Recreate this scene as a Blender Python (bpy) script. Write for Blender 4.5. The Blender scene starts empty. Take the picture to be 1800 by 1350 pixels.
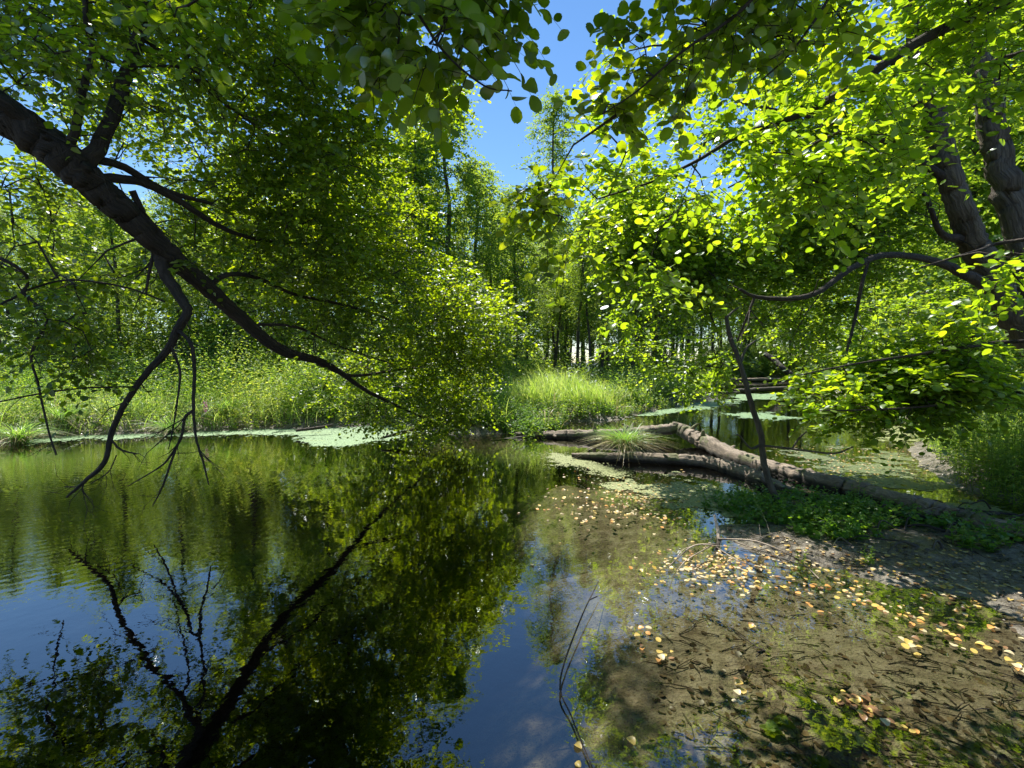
import bpy, math
import numpy as np
from mathutils import Vector, Matrix
R = math.radians
rng = np.random.default_rng(7)
scene = bpy.context.scene

# ------------------------------------------------------------------ camera, sky, sun, exposure
CAM_H, PITCH, F = 1.7, R(2.5), 832.0          # focal length in photo pixels (1800 wide)
cam_d = bpy.data.cameras.new("camera"); cam = bpy.data.objects.new("camera", cam_d)
scene.collection.objects.link(cam); scene.camera = cam
cam.location = (0, 0, CAM_H); cam.rotation_euler = (R(90) - PITCH, 0, 0)
cam_d.sensor_width = 36; cam_d.lens = 36 * F / 1800; cam_d.clip_start = 0.05; cam_d.clip_end = 2000

SUN_EL, SUN_AZ = R(60), R(-17)                  # azimuth clockwise from +Y
world = bpy.data.worlds.new("World"); scene.world = world; world.use_nodes = True
wn = world.node_tree.nodes; wl = world.node_tree.links
sky = wn.new("ShaderNodeTexSky"); sky.sky_type = 'NISHITA'; sky.sun_disc = False
sky.sun_elevation = SUN_EL; sky.sun_rotation = SUN_AZ
sky.air_density = 1.0; sky.dust_density = 0.0; sky.ozone_density = 2.5
bg = wn["Background"]; bg.inputs[1].default_value = 0.09
hs = wn.new("ShaderNodeHueSaturation"); hs.inputs['Saturation'].default_value = 1.15; wl.new(sky.outputs[0], hs.inputs['Color']); wl.new(hs.outputs[0], bg.inputs[0])
sd = bpy.data.lights.new("sun", 'SUN'); sd.energy = 5.0; sd.angle = R(0.5); sd.color = (1, 0.95, 0.86)
sun = bpy.data.objects.new("sun", sd); scene.collection.objects.link(sun)
to_sun = Vector((math.sin(SUN_AZ) * math.cos(SUN_EL), math.cos(SUN_AZ) * math.cos(SUN_EL), math.sin(SUN_EL)))
sun.rotation_euler = to_sun.to_track_quat('Z', 'Y').to_euler()
vs = scene.view_settings; vs.view_transform = 'Standard'; vs.look = 'None'; vs.gamma = 1; vs.exposure = 1.08
cy = scene.cycles
cy.max_bounces = 6; cy.diffuse_bounces = 2; cy.glossy_bounces = 2; cy.transmission_bounces = 4
cy.transparent_max_bounces = 6; cy.caustics_reflective = False; cy.caustics_refractive = False

# ------------------------------------------------------------------ pixel -> world helpers
sp, cp = math.sin(PITCH), math.cos(PITCH)
def P(px, py, Y):
    a = (px - 900) / F; b = (675 - py) / F
    dy = cp + b * sp; dz = -sp + b * cp
    s = Y / dy
    return np.array([a * s, Y, CAM_H + dz * s])
def G(px, py, z=0.0):
    a = (px - 900) / F; b = (675 - py) / F
    dy = cp + b * sp; dz = -sp + b * cp
    s = (z - CAM_H) / dz
    return np.array([a * s, dy * s, z])
def to_px(p):
    v = np.asarray(p) - np.array([0, 0, CAM_H])
    f = v[..., 1] * cp - v[..., 2] * sp; u = v[..., 1] * sp + v[..., 2] * cp
    return 900 + F * v[..., 0] / f, 675 - F * u / f
def nrm(v): return v / np.maximum(np.linalg.norm(v, axis=-1, keepdims=True), 1e-9)

# ------------------------------------------------------------------ mesh building
class MB:
    """collects vertices and polygons (several materials) into one mesh"""
    def __init__(s): s.v = []; s.l = []; s.c = []; s.m = []; s.a = []; s.g = []; s.n = 0; s.hg = False
    def add(s, v, faces, mi=0, att=0.5, gr=None):
        v = np.asarray(v, float).reshape(-1, 3); faces = np.asarray(faces, np.int64)
        s.v.append(v); s.l.append((faces + s.n).ravel()); s.c.append(np.full(len(faces), faces.shape[1]))
        s.m.append(np.full(len(faces), mi)); s.a.append(np.broadcast_to(np.asarray(att, float), (len(v),)).copy()); s.n += len(v)
        s.g.append(v if gr is None else np.asarray(gr, float).reshape(-1, 3)); s.hg |= gr is not None
    def mesh(s, name, mats, smooth=False):
        me = bpy.data.meshes.new(name)
        v = np.concatenate(s.v); l = np.concatenate(s.l); c = np.concatenate(s.c); m = np.concatenate(s.m); a = np.concatenate(s.a)
        me.vertices.add(len(v)); me.vertices.foreach_set("co", v.ravel())
        me.loops.add(len(l)); me.loops.foreach_set("vertex_index", l.astype(np.int32))
        me.polygons.add(len(c)); st = np.concatenate([[0], np.cumsum(c)[:-1]])
        me.polygons.foreach_set("loop_start", st.astype(np.int32)); me.polygons.foreach_set("loop_total", c.astype(np.int32))
        me.polygons.foreach_set("material_index", m.astype(np.int32))
        at = me.attributes.new("tint", 'FLOAT', 'POINT'); at.data.foreach_set("value", a)
        if s.hg: g_ = me.attributes.new("grain", 'FLOAT_VECTOR', 'POINT'); g_.data.foreach_set("vector", np.concatenate(s.g).ravel())
        for mt in (mats if isinstance(mats, (list, tuple)) else [mats]): me.materials.append(mt)
        me.update(calc_edges=True)
        if smooth: me.polygons.foreach_set("use_smooth", np.ones(len(c), bool))
        return me
    def build(s, name, mats, parent=None, smooth=False):
        o = bpy.data.objects.new(name, s.mesh(name, mats, smooth)); scene.collection.objects.link(o)
        if parent is not None: o.parent = parent
        return o
def tag(o, label=None, cat=None, group=None, kind=None):
    if label: o['label'] = label
    if cat: o['category'] = cat
    if group: o['group'] = group
    if kind: o['kind'] = kind
    return o
def empty(name, loc=(0, 0, 0), rz=0):
    o = bpy.data.objects.new(name, None); scene.collection.objects.link(o); o.location = loc; o.rotation_euler = (0, 0, rz)
    o.empty_display_size = 0.1; return o
def rebase(root, loc):
    """put the thing's empty at its base while its children keep their place"""
    root.location = loc
    for c in root.children: c.location = (c.location[0] - loc[0], c.location[1] - loc[1], c.location[2] - loc[2])
def copy_tree(o, parent=None):
    c = o.copy(); scene.collection.objects.link(c)
    if parent is not None: c.parent = parent
    for ch in list(o.children): copy_tree(ch, c)
    return c

def smooth_line(pts, rad, n=6):
    pts = np.asarray(pts, float); rad = np.asarray(rad, float)
    if len(pts) < 3: n = max(n, 2)
    p = np.vstack([2 * pts[0] - pts[1], pts, 2 * pts[-1] - pts[-2]]); out = []; ro = []
    for i in range(1, len(p) - 2):
        for t in np.linspace(0, 1, n, endpoint=False):
            a, b, c, d = p[i - 1], p[i], p[i + 1], p[i + 2]
            out.append(0.5 * ((2 * b) + (c - a) * t + (2 * a - 5 * b + 4 * c - d) * t * t + (3 * b - a - 3 * c + d) * t ** 3))
            ro.append(rad[i - 1] * (1 - t) + rad[i] * t)
    out.append(pts[-1]); ro.append(rad[-1])
    return np.array(out), np.array(ro)
def tube(mb, pts, rad, sides=8, mi=0, rough=0.0, att=0.5, cap=True, relief=0.0):
    pts = np.asarray(pts, float); rad = np.asarray(rad, float); n = len(pts)
    tan = np.gradient(pts, axis=0); tan = nrm(tan)
    up = np.array([0.31, 0.22, 0.93]); x = nrm(np.cross(tan[0], up)); rings = []
    ang = np.arange(sides) * 2 * math.pi / sides
    ridge = 1 + rough * rng.normal(size=sides) * 0.6
    slen = np.concatenate([[0], np.cumsum(np.linalg.norm(np.diff(pts, axis=0), axis=1))]); ph = rng.uniform(0, 40)
    rm = float(np.mean(rad)); go = rng.uniform(0, 20, 3); gg = []
    for i in range(n):
        gg.append(np.stack([np.cos(ang) * rm, np.sin(ang) * rm, 0 * ang + slen[i] * .2], -1) + go)
        x = nrm(x - tan[i] * np.dot(x, tan[i])); y = np.cross(tan[i], x)
        r = rad[i] * ridge * (1 + rough * rng.normal(size=sides) * 0.22)
        if relief:
            aa = np.minimum(ang, 2 * math.pi - ang)
            r = r * (1 + relief * (vnoise(aa * 6 + ph, slen[i] * .5 + 0 * ang, .6, 1) * .8 + vnoise(aa * 2 + ph, slen[i] * .6 + 0 * ang, .5, 2) * .5 + vnoise(aa * 9 + ph, slen[i] * .35 + 0 * ang, .3, 3) * .5))
        rings.append(pts[i] + (np.cos(ang) * r)[:, None] * x + (np.sin(ang) * r)[:, None] * y)
    v = np.concatenate(rings)
    i = np.arange(n - 1)[:, None] * sides; j = np.arange(sides)[None, :]; k = (j + 1) % sides
    f = np.stack([i + j, i + k, i + sides + k, i + sides + j], -1).reshape(-1, 4)
    gg = np.concatenate(gg); mb.add(v, f, mi, att, gg)
    if cap and sides > 3:
        for r0, c in ((0, pts[0]), ((n - 1) * sides, pts[-1])):
            vv = np.vstack([v[r0:r0 + sides], c]); jj = np.arange(sides)
            ff = np.stack([jj, np.full(sides, sides), (jj + 1) % sides], -1)
            mb.add(vv, ff if r0 == 0 else ff[:, ::-1], mi, att, vv + go)
def wob(pts, amp, keep=1):
    q = np.array(pts, float); q[keep:-1] += rng.normal(size=q[keep:-1].shape) * amp
    return q

# leaf templates: x along the leaf, y across, z normal
def leaf_tpl(kind):
    if kind == 'hi':
        mid = [(0, 0, 0), (.3, 0, .0), (.62, 0, -.01), (.93, 0, -.06)]
        rt = [(.06, .16, .03), (.28, .38, .07), (.58, .45, .07), (.84, .31, .02), (.99, .1, -.05)]
        v = mid + rt + [(a, -b, c) for a, b, c in rt]
        f = []
        for s in (4, 9):
            q = [(0, 1, s + 1, s), (1, 2, s + 2, s + 1), (2, 3, s + 3, s + 2), (3, s + 4, s + 3, s + 3)]
            q = [t if s == 4 else t[::-1] for t in q]
            f += q
        tri = [(3, 8, 7), (13, 3, 12)]; quad = [t for t in f if len(set(t)) == 4]
        return np.array(v), np.array(quad), np.array(tri)
    if kind == 'mid':
        v = [(0, 0, 0), (.55, 0, 0), (1, 0, -.05), (.2, .3, .04), (.7, .42, .05), (.2, -.3, .04), (.7, -.42, .05)]
        return np.array(v), np.array([(0, 1, 4, 3), (1, 0, 5, 6)]), np.array([(1, 2, 4), (2, 1, 6)])
    if kind == 'long':
        v = [(0, 0, 0), (.5, 0, .02), (1, 0, -.12), (.3, .15, .04), (.65, .13, .03), (.3, -.15, .04), (.65, -.13, .03)]
        return np.array(v), np.array([(0, 1, 4, 3), (1, 0, 5, 6)]), np.array([(1, 2, 4), (2, 1, 6)])
    v = [(0, 0, 0), (.45, .36, .06), (1, 0, 0), (.55, -.36, .06)]
    return np.array(v), np.array([(0, 1, 2, 3)]), None
TPL = {k: leaf_tpl(k) for k in ('hi', 'mid', 'lo', 'long')}
def add_leaves(mb, pos, dirv, nor, size, kind='mid', mi=0, tint=None):
    n = len(pos)
    if n == 0: return
    x = nrm(dirv); y = nrm(np.cross(nor, x)); z = np.cross(x, y)
    tv, q, t = TPL[kind]; k = len(tv)
    size = np.broadcast_to(size, (n,))
    wy = rng.uniform(.72, 1.08, (n, 1, 1)); wz = rng.uniform(-.6, 2.6, (n, 1, 1)); skew = rng.normal(size=(n, 1, 1)) * .10
    tx = tv[None, :, 0, None]; ty = tv[None, :, 1, None] * wy + skew * tx * tx; tz = tv[None, :, 2, None] * wz - .10 * (wz - .8) * tx * tx
    v = pos[:, None, :] + size[:, None, None] * (tx * x[:, None] + ty * y[:, None] + tz * z[:, None])
    tint = rng.random(n) if tint is None else tint
    at = np.repeat(tint, k); off = np.arange(n)[:, None, None] * k
    mb.add(v.reshape(-1, 3), (q[None] + off).reshape(-1, 4), mi, at)
    if t is not None:
        b = mb.n - n * k
        mb.l.append((t[None] + off + b).ravel()); mb.c.append(np.full(n * len(t), 3)); mb.m.append(np.full(n * len(t), mi))
def sprays(mb, o, d, L, m, size, kind, mi=0, twig_mi=None, droop=.35, flat=.35, twr=.0025, tint0=None):
    """leafy twigs: origins o (T,3), directions d (T,3), lengths L (T,), m leaves on each"""
    T = len(o); d = nrm(d); t = (np.arange(m) + .6) / m
    side = nrm(np.cross(d, np.array([0, 0, 1.0]) + .01))
    curve = -droop * L[:, None, None] * (t ** 2)[None, :, None] * np.array([0, 0, 1.0])
    pos = o[:, None] + d[:, None] * (L[:, None] * t[None])[..., None] + curve
    sg = np.where(np.arange(m) % 2 == 0, 1, -1)[None, :, None]
    ld = d[:, None] * .55 + side[:, None] * sg * .8 + rng.normal(size=(T, m, 3)) * .25 - np.array([0, 0, droop * .5])
    nor = np.array([0, 0, 1.0]) + rng.normal(size=(T, m, 3)) * flat + rng.normal(size=(T, 1, 3)) * flat * .6
    sz = size * rng.uniform(.6, 1.15, (T, m))
    tint = np.clip(rng.normal(.5, .2, (T, m)) + rng.normal(0, .12, (T, 1)), 0, 1)
    add_leaves(mb, pos.reshape(-1, 3), ld.reshape(-1, 3), nor.reshape(-1, 3), sz.ravel(), kind, mi, tint.ravel())
    if twig_mi is not None:
        st = np.linspace(0, 1, 4); c = o[:, None] + d[:, None] * (L[:, None] * st[None])[..., None] - droop * L[:, None, None] * (st ** 2)[None, :, None] * np.array([0, 0, 1.0])
        ring = np.array([0, 2 * math.pi / 3, 4 * math.pi / 3]); upv = nrm(np.cross(side, d))
        r = twr * (1.2 - st)
        v = c[:, :, None] + r[None, :, None, None] * (np.cos(ring)[None, None, :, None] * side[:, None, None] + np.sin(ring)[None, None, :, None] * upv[:, None, None])
        f = []
        for i in range(3):
            for j in range(3): f.append((i * 3 + j, i * 3 + (j + 1) % 3, i * 3 + 3 + (j + 1) % 3, i * 3 + 3 + j))
        f = np.array(f)[None] + (np.arange(T) * 12)[:, None, None]
        mb.add(v.reshape(-1, 3), f.reshape(-1, 4), twig_mi, .5)

def grow(mbb, skel, attr, r0=.02, r1=.005, sag=.12, step=.35, sides=5, mi=0):
    """join every attractor to the nearest wood with a curved branch; returns end directions"""
    nodes = [np.asarray(p) for p in skel]; N = np.array(nodes); ends = []; A = list(map(np.asarray, attr))
    A = np.array(A); dmin = np.array([np.min(np.linalg.norm(N - a, axis=1)) for a in A]); order = np.argsort(dmin)
    buf = np.empty((len(N) + len(A) * 12, 3)); buf[:len(N)] = N; cnt = len(N)
    for i in order:
        a = A[i]; dd = np.linalg.norm(buf[:cnt] - a, axis=1); j = int(np.argmin(dd)); b = buf[j].copy(); L = dd[j]
        if L < .05: ends.append(nrm(rng.normal(size=3))); continue
        k = int(np.clip(L / step, 2, 10)); t = np.linspace(0, 1, k + 1)
        w = np.array([rng.normal() * .06, rng.normal() * .06, sag]) * L
        line = b + (a - b) * t[:, None] + w * (4 * t * (1 - t))[:, None]
        line[1:-1] += rng.normal(size=(k - 1, 3)) * L * .025
        rs = min(r0, r1 + L * .012)
        tube(mbb, line, rs + (r1 * .6 - rs) * t, sides, mi, 0.0, .5, cap=False)
        buf[cnt:cnt + k] = line[1:]; cnt += k
        ends.append(nrm(line[-1] - line[-2]))
    return A[order], np.array(ends)

# ------------------------------------------------------------------ materials
def new_mat(name):
    m = bpy.data.materials.new(name); m.use_nodes = True; nt = m.node_tree
    for n in list(nt.nodes): nt.nodes.remove(n)
    out = nt.nodes.new("ShaderNodeOutputMaterial"); return m, nt, out
def ramp(nt, fac, stops):
    r = nt.nodes.new("ShaderNodeValToRGB"); e = r.color_ramp.elements
    while len(e) < len(stops): e.new(.5)
    for i, (p, c) in enumerate(stops): e[i].position = p; e[i].color = (*c, 1)
    nt.links.new(fac, r.inputs[0]); return r.outputs[0]
def noise(nt, vec, scale, detail=4, rough=.55, dist=0):
    n = nt.nodes.new("ShaderNodeTexNoise"); n.inputs['Scale'].default_value = scale; n.inputs['Detail'].default_value = detail
    n.inputs['Roughness'].default_value = rough; n.inputs['Distortion'].default_value = dist
    if vec is not None: nt.links.new(vec, n.inputs['Vector'])
    return n.outputs['Fac']
def mth(nt, op, a, b=None, c=None):
    n = nt.nodes.new("ShaderNodeMath"); n.operation = op
    for i, x in enumerate((a, b, c)):
        if x is None: continue
        if isinstance(x, (int, float)): n.inputs[i].default_value = x
        else: nt.links.new(x, n.inputs[i])
    return n.outputs[0]
def mixc(nt, fac, a, b):
    n = nt.nodes.new("ShaderNodeMix"); n.data_type = 'RGBA'
    for i, x in ((0, fac), (6, a), (7, b)):
        if isinstance(x, (int, float)): n.inputs[i].default_value = x
        elif isinstance(x, tuple): n.inputs[i].default_value = (*x, 1)
        else: nt.links.new(x, n.inputs[i])
    return n.outputs[2]
def bump(nt, h, strength, dist):
    b = nt.nodes.new("ShaderNodeBump"); b.inputs['Strength'].default_value = strength; b.inputs['Distance'].default_value = dist
    nt.links.new(h, b.inputs['Height']); return b.outputs[0]
def coords(nt, out='Object', scale=None):
    t = nt.nodes.new("ShaderNodeTexCoord"); o = t.outputs[out]
    if scale:
        mp = nt.nodes.new("ShaderNodeMapping"); mp.inputs['Scale'].default_value = scale; nt.links.new(o, mp.inputs[0]); o = mp.outputs[0]
    return o
def leaf_mat(name, refl, trans, mix=.5, gloss=.12, rough=.35):
    """refl / trans: three colours over the leaf's own tint value"""
    m, nt, out = new_mat(name); a = nt.nodes.new("ShaderNodeAttribute"); a.attribute_name = "tint"; f = a.outputs['Fac']
    cr = ramp(nt, f, [(0, refl[0]), (.5, refl[1]), (1, refl[2])]); ct = ramp(nt, f, [(0, trans[0]), (.5, trans[1]), (1, trans[2])])
    d = nt.nodes.new("ShaderNodeBsdfDiffuse"); t = nt.nodes.new("ShaderNodeBsdfTranslucent")
    nt.links.new(cr, d.inputs[0]); nt.links.new(ct, t.inputs[0])
    ad = nt.nodes.new("ShaderNodeAddShader"); nt.links.new(d.outputs[0], ad.inputs[0]); nt.links.new(t.outputs[0], ad.inputs[1])
    g = nt.nodes.new("ShaderNodeBsdfGlossy"); g.inputs['Roughness'].default_value = rough; g.inputs['Color'].default_value = (.9, .95, 1, 1)
    fr = nt.nodes.new("ShaderNodeFresnel"); fr.inputs[0].default_value = 1.4
    fm = mth(nt, 'MINIMUM', mth(nt, 'MULTIPLY', fr.outputs[0], gloss * 4), gloss)
    mx = nt.nodes.new("ShaderNodeMixShader"); nt.links.new(fm, mx.inputs[0]); nt.links.new(ad.outputs[0], mx.inputs[1]); nt.links.new(g.outputs[0], mx.inputs[2])
    nt.links.new(mx.outputs[0], out.inputs[0]); return m
def bark_mat(name, c0, c1, scale=14, moss=None, rough=.85, bs=.9, cells=.15):
    m, nt, out = new_mat(name); ga = nt.nodes.new('ShaderNodeAttribute'); ga.attribute_name = 'grain'; v = ga.outputs['Vector']; n1 = noise(nt, v, scale, 6, .7, .8)
    vo = nt.nodes.new("ShaderNodeTexVoronoi"); vo.feature = 'DISTANCE_TO_EDGE'; vo.inputs['Scale'].default_value = scale * 1.9
    vm = nt.nodes.new("ShaderNodeVectorMath"); vm.operation = 'MULTIPLY_ADD'; nn = nt.nodes.new("ShaderNodeTexNoise"); nn.inputs['Scale'].default_value = scale; nt.links.new(v, nn.inputs['Vector'])
    nt.links.new(nn.outputs['Color'], vm.inputs[0]); vm.inputs[1].default_value = (.07, .07, .07); nt.links.new(v, vm.inputs[2]); nt.links.new(vm.outputs[0], vo.inputs['Vector'])
    cr = nt.nodes.new("ShaderNodeMapRange"); nt.links.new(vo.outputs['Distance'], cr.inputs[0]); cr.inputs[1].default_value = 0; cr.inputs[2].default_value = .22
    n1 = mth(nt, 'ADD', mth(nt, 'MULTIPLY', n1, 1 - cells), mth(nt, 'MULTIPLY', cr.outputs[0], cells * .9))
    n2 = noise(nt, coords(nt), 3.2, 4)
    c = ramp(nt, n1, [(.3, c0), (.52, tuple((a + b) / 2 for a, b in zip(c0, c1))), (.7, c1)])
    if moss:
        k = mth(nt, 'MULTIPLY', mth(nt, 'GREATER_THAN', n2, .56), .7); c = mixc(nt, k, c, moss)
    if cells == 0:      # soaked, algae darkened band just above the waterline
        gp = nt.nodes.new("ShaderNodeNewGeometry"); sz = nt.nodes.new("ShaderNodeSeparateXYZ"); nt.links.new(gp.outputs['Position'], sz.inputs[0])
        wt = nt.nodes.new("ShaderNodeMapRange"); nt.links.new(mth(nt, 'ADD', sz.outputs[2], mth(nt, 'MULTIPLY', n2, -.10)), wt.inputs[0]); wt.inputs[1].default_value = .0; wt.inputs[2].default_value = .05
        c = mixc(nt, wt.outputs[0], (.035, .026, .018), c)
    b = nt.nodes.new("ShaderNodeBsdfPrincipled"); nt.links.new(c, b.inputs['Base Color']); b.inputs['Roughness'].default_value = rough
    nt.links.new(bump(nt, mth(nt, 'ADD', n1, mth(nt, 'MULTIPLY', noise(nt, coords(nt), 70, 3), .3)), bs, .03 if cells == 0 else .06), b.inputs['Normal'])
    nt.links.new(b.outputs[0], out.inputs[0]); return m

M = {}
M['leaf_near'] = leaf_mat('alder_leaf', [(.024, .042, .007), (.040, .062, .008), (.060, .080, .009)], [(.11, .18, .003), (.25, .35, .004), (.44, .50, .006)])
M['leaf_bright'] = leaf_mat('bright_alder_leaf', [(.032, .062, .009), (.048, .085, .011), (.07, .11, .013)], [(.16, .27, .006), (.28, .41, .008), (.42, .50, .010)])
M['leaf_back'] = leaf_mat('woodland_leaf', [(.04, .075, .022), (.055, .10, .026), (.085, .125, .03)], [(.10, .17, .012), (.18, .26, .016), (.26, .31, .02)], gloss=.03, rough=.45)
M['leaf_pale'] = leaf_mat('pale_woodland_leaf', [(.06, .10, .04), (.085, .13, .05), (.12, .16, .06)], [(.13, .20, .025), (.20, .28, .03), (.28, .33, .04)], gloss=.04, rough=.45)
M['herb'] = leaf_mat('herb_leaf', [(.035, .07, .018), (.07, .12, .026), (.14, .17, .05)], [(.10, .19, .012), (.23, .34, .022), (.42, .45, .05)], gloss=.05, rough=.4)
M['herb_dark'] = leaf_mat('dark_herb_leaf', [(.03, .07, .015), (.05, .10, .018), (.08, .13, .02)], [(.08, .19, .01), (.14, .28, .012), (.24, .36, .012)], gloss=.12)
M['grass'] = leaf_mat('grass_blade', [(.06, .12, .03), (.10, .16, .045), (.17, .19, .08)], [(.11, .24, .02), (.18, .32, .03), (.26, .32, .07)], gloss=.14, rough=.35)
M['reed'] = leaf_mat('reed_blade', [(.10, .16, .04), (.17, .23, .07), (.30, .32, .16)], [(.18, .30, .02), (.28, .38, .04), (.38, .40, .12)], gloss=.14, rough=.35)
M['dry_grass'] = leaf_mat('dry_blade', [(.20, .17, .09), (.28, .23, .12), (.36, .30, .18)], [(.14, .12, .05), (.18, .14, .06), (.22, .18, .08)])
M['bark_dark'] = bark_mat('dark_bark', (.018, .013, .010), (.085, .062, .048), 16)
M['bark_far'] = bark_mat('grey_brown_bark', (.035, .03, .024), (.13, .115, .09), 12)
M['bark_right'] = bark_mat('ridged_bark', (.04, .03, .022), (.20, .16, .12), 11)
M['twig'] = bark_mat('twig_bark', (.03, .022, .016), (.07, .05, .038), 30)
M['dead_wood'] = bark_mat('weathered_wood', (.07, .052, .038), (.36, .285, .215), 42, (.10, .12, .035), .75, .8, 0)
M['dead_pale'] = bark_mat('bleached_stick', (.34, .27, .20), (.60, .50, .40), 20, cells=0)
M['rotten'] = leaf_mat('rotten_leaf', [(.03, .02, .012), (.07, .05, .03), (.15, .11, .06)], [(.01, .008, .004)] * 3)
M['petal'] = leaf_mat('pink_petal', [(.5, .08, .4)] * 3, [(.3, .04, .25)] * 3)

def terrain_mat():
    m, nt, out = new_mat('soil_and_silt'); g = nt.nodes.new("ShaderNodeNewGeometry"); sx = nt.nodes.new("ShaderNodeSeparateXYZ")
    nt.links.new(g.outputs['Position'], sx.inputs[0]); z = sx.outputs[2]; v = g.outputs['Position']
    n1 = noise(nt, v, 1.6, 6, .6); n2 = noise(nt, v, 9, 6, .65); n3 = noise(nt, v, 45, 5, .6)
    silt = ramp(nt, n2, [(.32, (.10, .084, .062)), (.5, (.20, .172, .13)), (.66, (.32, .29, .235))])
    alg = ramp(nt, n1, [(.47, (0, 0, 0)), (.62, (1, 1, 1))])
    silt = mixc(nt, mth(nt, 'MULTIPLY', alg, .55), silt, (.27, .26, .19))
    silt = mixc(nt, mth(nt, 'MULTIPLY', mth(nt, 'GREATER_THAN', n3, .6), .55), silt, (.05, .036, .024))
    deep = mixc(nt, n2, (.002, .0016, .001), (.006, .0045, .003))  # bed blackened with depth in place of light absorbed by the water
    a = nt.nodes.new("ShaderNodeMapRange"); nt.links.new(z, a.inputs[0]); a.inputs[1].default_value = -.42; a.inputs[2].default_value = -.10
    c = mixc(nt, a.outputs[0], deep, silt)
    w_ = nt.nodes.new("ShaderNodeMapRange"); nt.links.new(z, w_.inputs[0]); w_.inputs[1].default_value = -.02; w_.inputs[2].default_value = .03
    mudc = ramp(nt, n2, [(.35, (.055, .044, .032)), (.52, (.13, .108, .078)), (.66, (.26, .23, .18))])
    mudc = mixc(nt, mth(nt, 'MULTIPLY', mth(nt, 'GREATER_THAN', noise(nt, v, 26, 5, .7), .56), .7), mudc, (.026, .02, .015))
    c = mixc(nt, w_.outputs[0], c, mudc)
    land = mixc(nt, n2, (.03, .022, .013), (.07, .075, .03))
    b2 = nt.nodes.new("ShaderNodeMapRange"); nt.links.new(z, b2.inputs[0]); b2.inputs[1].default_value = .16; b2.inputs[2].default_value = .26
    c = mixc(nt, b2.outputs[0], c, land)
    b = nt.nodes.new("ShaderNodeBsdfPrincipled"); nt.links.new(c, b.inputs['Base Color'])
    rr = ramp(nt, n2, [(.38, (.10,) * 3), (.56, (.6,) * 3)]); nt.links.new(rr, b.inputs['Roughness'])
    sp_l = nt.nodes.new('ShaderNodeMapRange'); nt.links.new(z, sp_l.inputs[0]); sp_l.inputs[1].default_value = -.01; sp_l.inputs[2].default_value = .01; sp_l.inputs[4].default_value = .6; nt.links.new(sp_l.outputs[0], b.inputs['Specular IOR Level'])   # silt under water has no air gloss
    nt.links.new(bump(nt, mth(nt, 'ADD', n2, mth(nt, 'MULTIPLY', n3, .6)), 1.0, .05), b.inputs['Normal'])
    nt.links.new(b.outputs[0], out.inputs[0]); return m
def water_mat():
    m, nt, out = new_mat('pond_water'); g = nt.nodes.new("ShaderNodeNewGeometry"); v = g.outputs['Position']
    mp = nt.nodes.new("ShaderNodeMapping"); nt.links.new(v, mp.inputs[0]); mp.inputs['Scale'].default_value = (1, 1, 1)
    # faint breeze ripples, stronger on the open left side, plus rings spreading from the left
    wv = nt.nodes.new("ShaderNodeTexWave"); wv.wave_type = 'RINGS'; wv.rings_direction = 'SPHERICAL'; wv.inputs['Scale'].default_value = 2.6
    wv.inputs['Distortion'].default_value = 2.2; wv.inputs['Detail'].default_value = 2; wv.inputs['Detail Scale'].default_value = 1.2
    mp2 = nt.nodes.new("ShaderNodeMapping"); nt.links.new(v, mp2.inputs[0]); mp2.inputs['Location'].default_value = (6.6, -6.6, 0)
    nt.links.new(mp2.outputs[0], wv.inputs[0])
    ln = nt.nodes.new("ShaderNodeVectorMath"); ln.operation = 'LENGTH'; nt.links.new(mp2.outputs[0], ln.inputs[0])
    fo = nt.nodes.new("ShaderNodeMapRange"); nt.links.new(ln.outputs['Value'], fo.inputs[0]); fo.inputs[1].default_value = 5.2; fo.inputs[2].default_value = 1.5
    rings = mth(nt, 'MULTIPLY', mth(nt, 'MULTIPLY', wv.outputs['Fac'], fo.outputs[0]), noise(nt, v, .8, 2))
    n1 = noise(nt, v, 3.5, 3, .5, .4); n2 = noise(nt, v, 14, 2, .5)
    h = mth(nt, 'ADD', mth(nt, 'MULTIPLY', rings, .14), mth(nt, 'ADD', mth(nt, 'MULTIPLY', n1, .16), mth(nt, 'MULTIPLY', n2, .035)))
    nb = bump(nt, h, .55, .02)
    gl = nt.nodes.new("ShaderNodeBsdfGlossy"); gl.inputs['Roughness'].default_value = .012; nt.links.new(nb, gl.inputs['Normal'])
    tr = nt.nodes.new("ShaderNodeBsdfTransparent"); tr.inputs[0].default_value = (.80, .79, .66, 1)
    lw = nt.nodes.new("ShaderNodeLayerWeight"); lw.inputs[0].default_value = .5; nt.links.new(nb, lw.inputs['Normal'])
    fr = mth(nt, 'ADD', mth(nt, 'MULTIPLY', mth(nt, 'POWER', lw.outputs['Facing'], 2.6), .80), .10)
    mx = nt.nodes.new("ShaderNodeMixShader"); nt.links.new(fr, mx.inputs[0]); nt.links.new(tr.outputs[0], mx.inputs[1]); nt.links.new(gl.outputs[0], mx.inputs[2])
    nt.links.new(mx.outputs[0], out.inputs[0]); return m
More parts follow.
